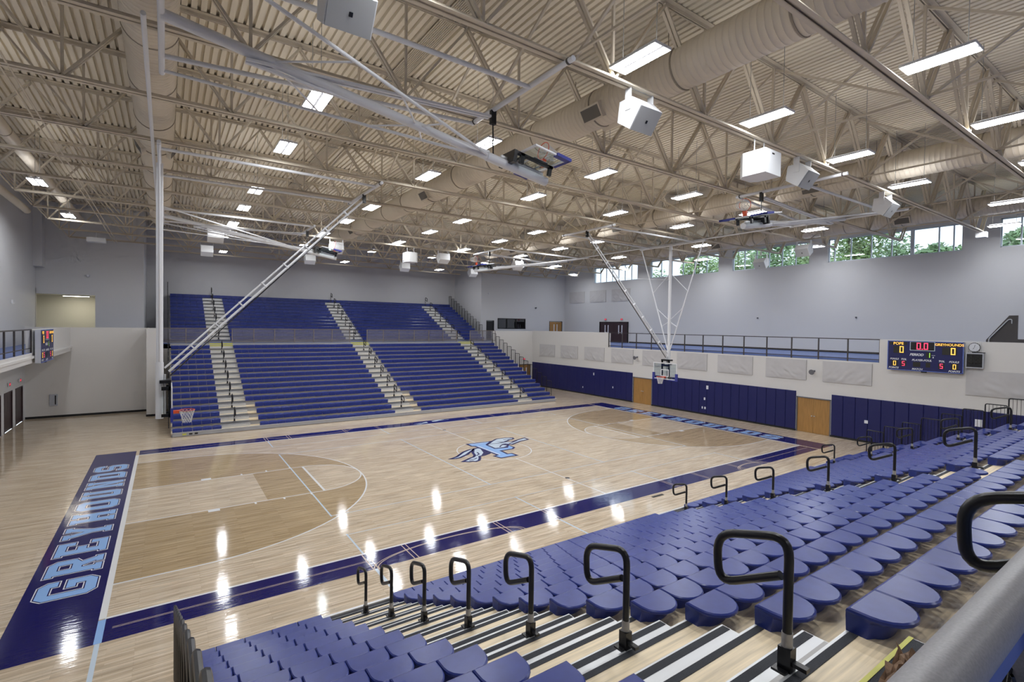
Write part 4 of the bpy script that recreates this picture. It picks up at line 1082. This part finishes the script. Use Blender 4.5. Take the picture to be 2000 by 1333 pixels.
dome('small dome camera on the upper left wall', (-17.75, YN, 9.2)); dome('small camera on the far right upper wall', (21.1, YN, 8.25), 'grey_frame'); dome('white dome camera near the top of the far right upper wall', (14.75, YN, 9.6))
hn = thing('wall_hook', 'small white fitting on the upper left wall', 'fitting', (XL, 18.2, 7.1)); bx(0, .06, -.04, .04, -.12, .12).build('plate', 'white_paint', hn); bx(.06, .12, -.02, .02, -.1, -.05).build('hook', 'white_paint', hn)
for y, nm in ((1.0, 'small fitting on the upper right wall behind the goal'), (-5.9, 'small fitting on the upper right wall above the railing')):
    t = thing('wall_hook', nm, 'fitting', (XR, y, 7.05)); bx(-.06, 0, -.05, .05, -.05, .05).build('plate', 'grey_frame', t); bx(-.14, -.06, -.02, .02, -.02, .02).build('hook', 'grey_frame', t)
pr = thing('projector', 'small white projector on the ceiling near the left rear wall', 'projector', (-16.9, 19.9, 11.2)); bx(-.45, .45, -.3, .3, -.2, .06).build('body', 'speaker_white', pr); bx(-.02, .02, -.02, .02, .06, .45).build('hanger', 'white_paint', pr)
wb = thing('ceiling_box', 'small white box at the end of a truss before the windows', 'box', (23.2, -12.66, 11.45)); bx(-.18, .18, -.22, .22, -.14, .15).build('body', 'speaker_white', wb)
# black sloping stair guard on the right balcony
sg = thing('stair_guard', 'black sloping guard panel with handrail on the right balcony', 'guard', (21.9, -14.0, ZB))
b = MB(); b.prism([(.75, 0), (.75, 1.15), (-.10, 2.42), (-.42, 2.42), (-.42, 0)], lambda a, c, h: (h, a, c), -.05, .05); b.build('panel', 'bronze', sg)
MB().tube(rounded([(-.14, .62, 1.0), (-.14, .62, 1.22), (-.14, -.10, 2.22), (-.14, -.22, 2.22), (-.14, -.22, 2.0)], .1), .022, 8).build('handrail', 'aluminium', sg, True)
bx(-.06, .06, -3.2, -.42, 0, 1.22).build('low_panel', 'bronze', sg)

# ------------------------------------------------------------------ outside: ground and trees behind the windows
tag(MB().quad((XR+.4, -80, -.3), (140, -80, -.3), (140, 120, -.3), (XR+.4, 120, -.3)).build('ground', 'grass'), 'grass outside the windows', None, None, 'structure')
def tree(label, x, y, top, rad, seed, m, n=4200):
    rnd = random.Random(seed); t = thing('tree', label, 'tree', (x, y, -.3), 0, 'trees outside the windows')
    MB().tube([(0, 0, 0), (.1, .1, top*.5), (0, 0, top*.93)], [.28, .2, .05], 8).build('trunk', 'bark', t, True)
    blobs = [(rnd.gauss(0, rad*.38), rnd.gauss(0, rad*.38), top-.3-rad*rnd.uniform(.25, 2.6), rad*rnd.uniform(.35, .6)) for _ in range(16)] + [(0, 0, top-rad*.4, rad*.45)]
    b = MB()
    for _ in range(n):
        bxx, by, bz, br = rnd.choice(blobs)
        while True:
            d = Vector((rnd.uniform(-1, 1), rnd.uniform(-1, 1), rnd.uniform(-1, 1)))
            if .2 < d.length < 1: break
        p = Vector((bxx, by, bz)) + d*br; a = Vector((rnd.gauss(0, 1), rnd.gauss(0, 1), rnd.gauss(0, .6))).normalized(); c = a.orthogonal().normalized(); l = rnd.uniform(.16, .34)
        if p.z > top: continue
        b.add([p-a*l, p+c*l*.45, p+a*l, p-c*l*.45], [(0, 1, 2, 3)])
    o = b.build('foliage', m, t); o['kind'] = 'stuff'
TR = [('leafy tree seen low in the second window from the far corner', 45, 26.5, 14.9, 3.2, 'leaf_dark'), ('leafy tree filling the near half of the second window', 45, 20.2, 17.0, 3.4, 'leaf'), ('tall leafy tree at the far end of the third window', 45, 14.6, 18.5, 3.6, 'leaf'), ('tall leafy tree in the middle of the third window', 46, 10.3, 19, 3.6, 'leaf_dark'),
      ('tall leafy tree at the near end of the third window', 45, 6.2, 18.5, 3.4, 'leaf'), ('leafy tree at the far end of the fourth window', 45, 2.4, 18.2, 3.3, 'leaf'), ('thinner leafy tree in the middle of the fourth window', 46, -1.4, 16.3, 3.0, 'leaf_dark'), ('low tree top at the near end of the fourth window', 46, -4.6, 14.75, 2.4, 'leaf_dark'), ('second low tree top at the near end of fourth window', 46, -7.4, 14.7, 2.2, 'leaf_dark'), ('bushy tree in the fifth window at right edge', 44, -10.6, 15.0, 2.6, 'leaf_dark')]
for k, (lb, x, y, top, rad, m) in enumerate(TR):
    x2 = 41.5 if k % 2 else 50.0; f = (x2+13.3)/(x+13.3)      # two staggered rows of trees
    tree(lb, x2, -20.7+(y+20.7)*f, 6.4+(top-6.4)*f, rad*(.9 if k % 2 else 1.12), k, m)
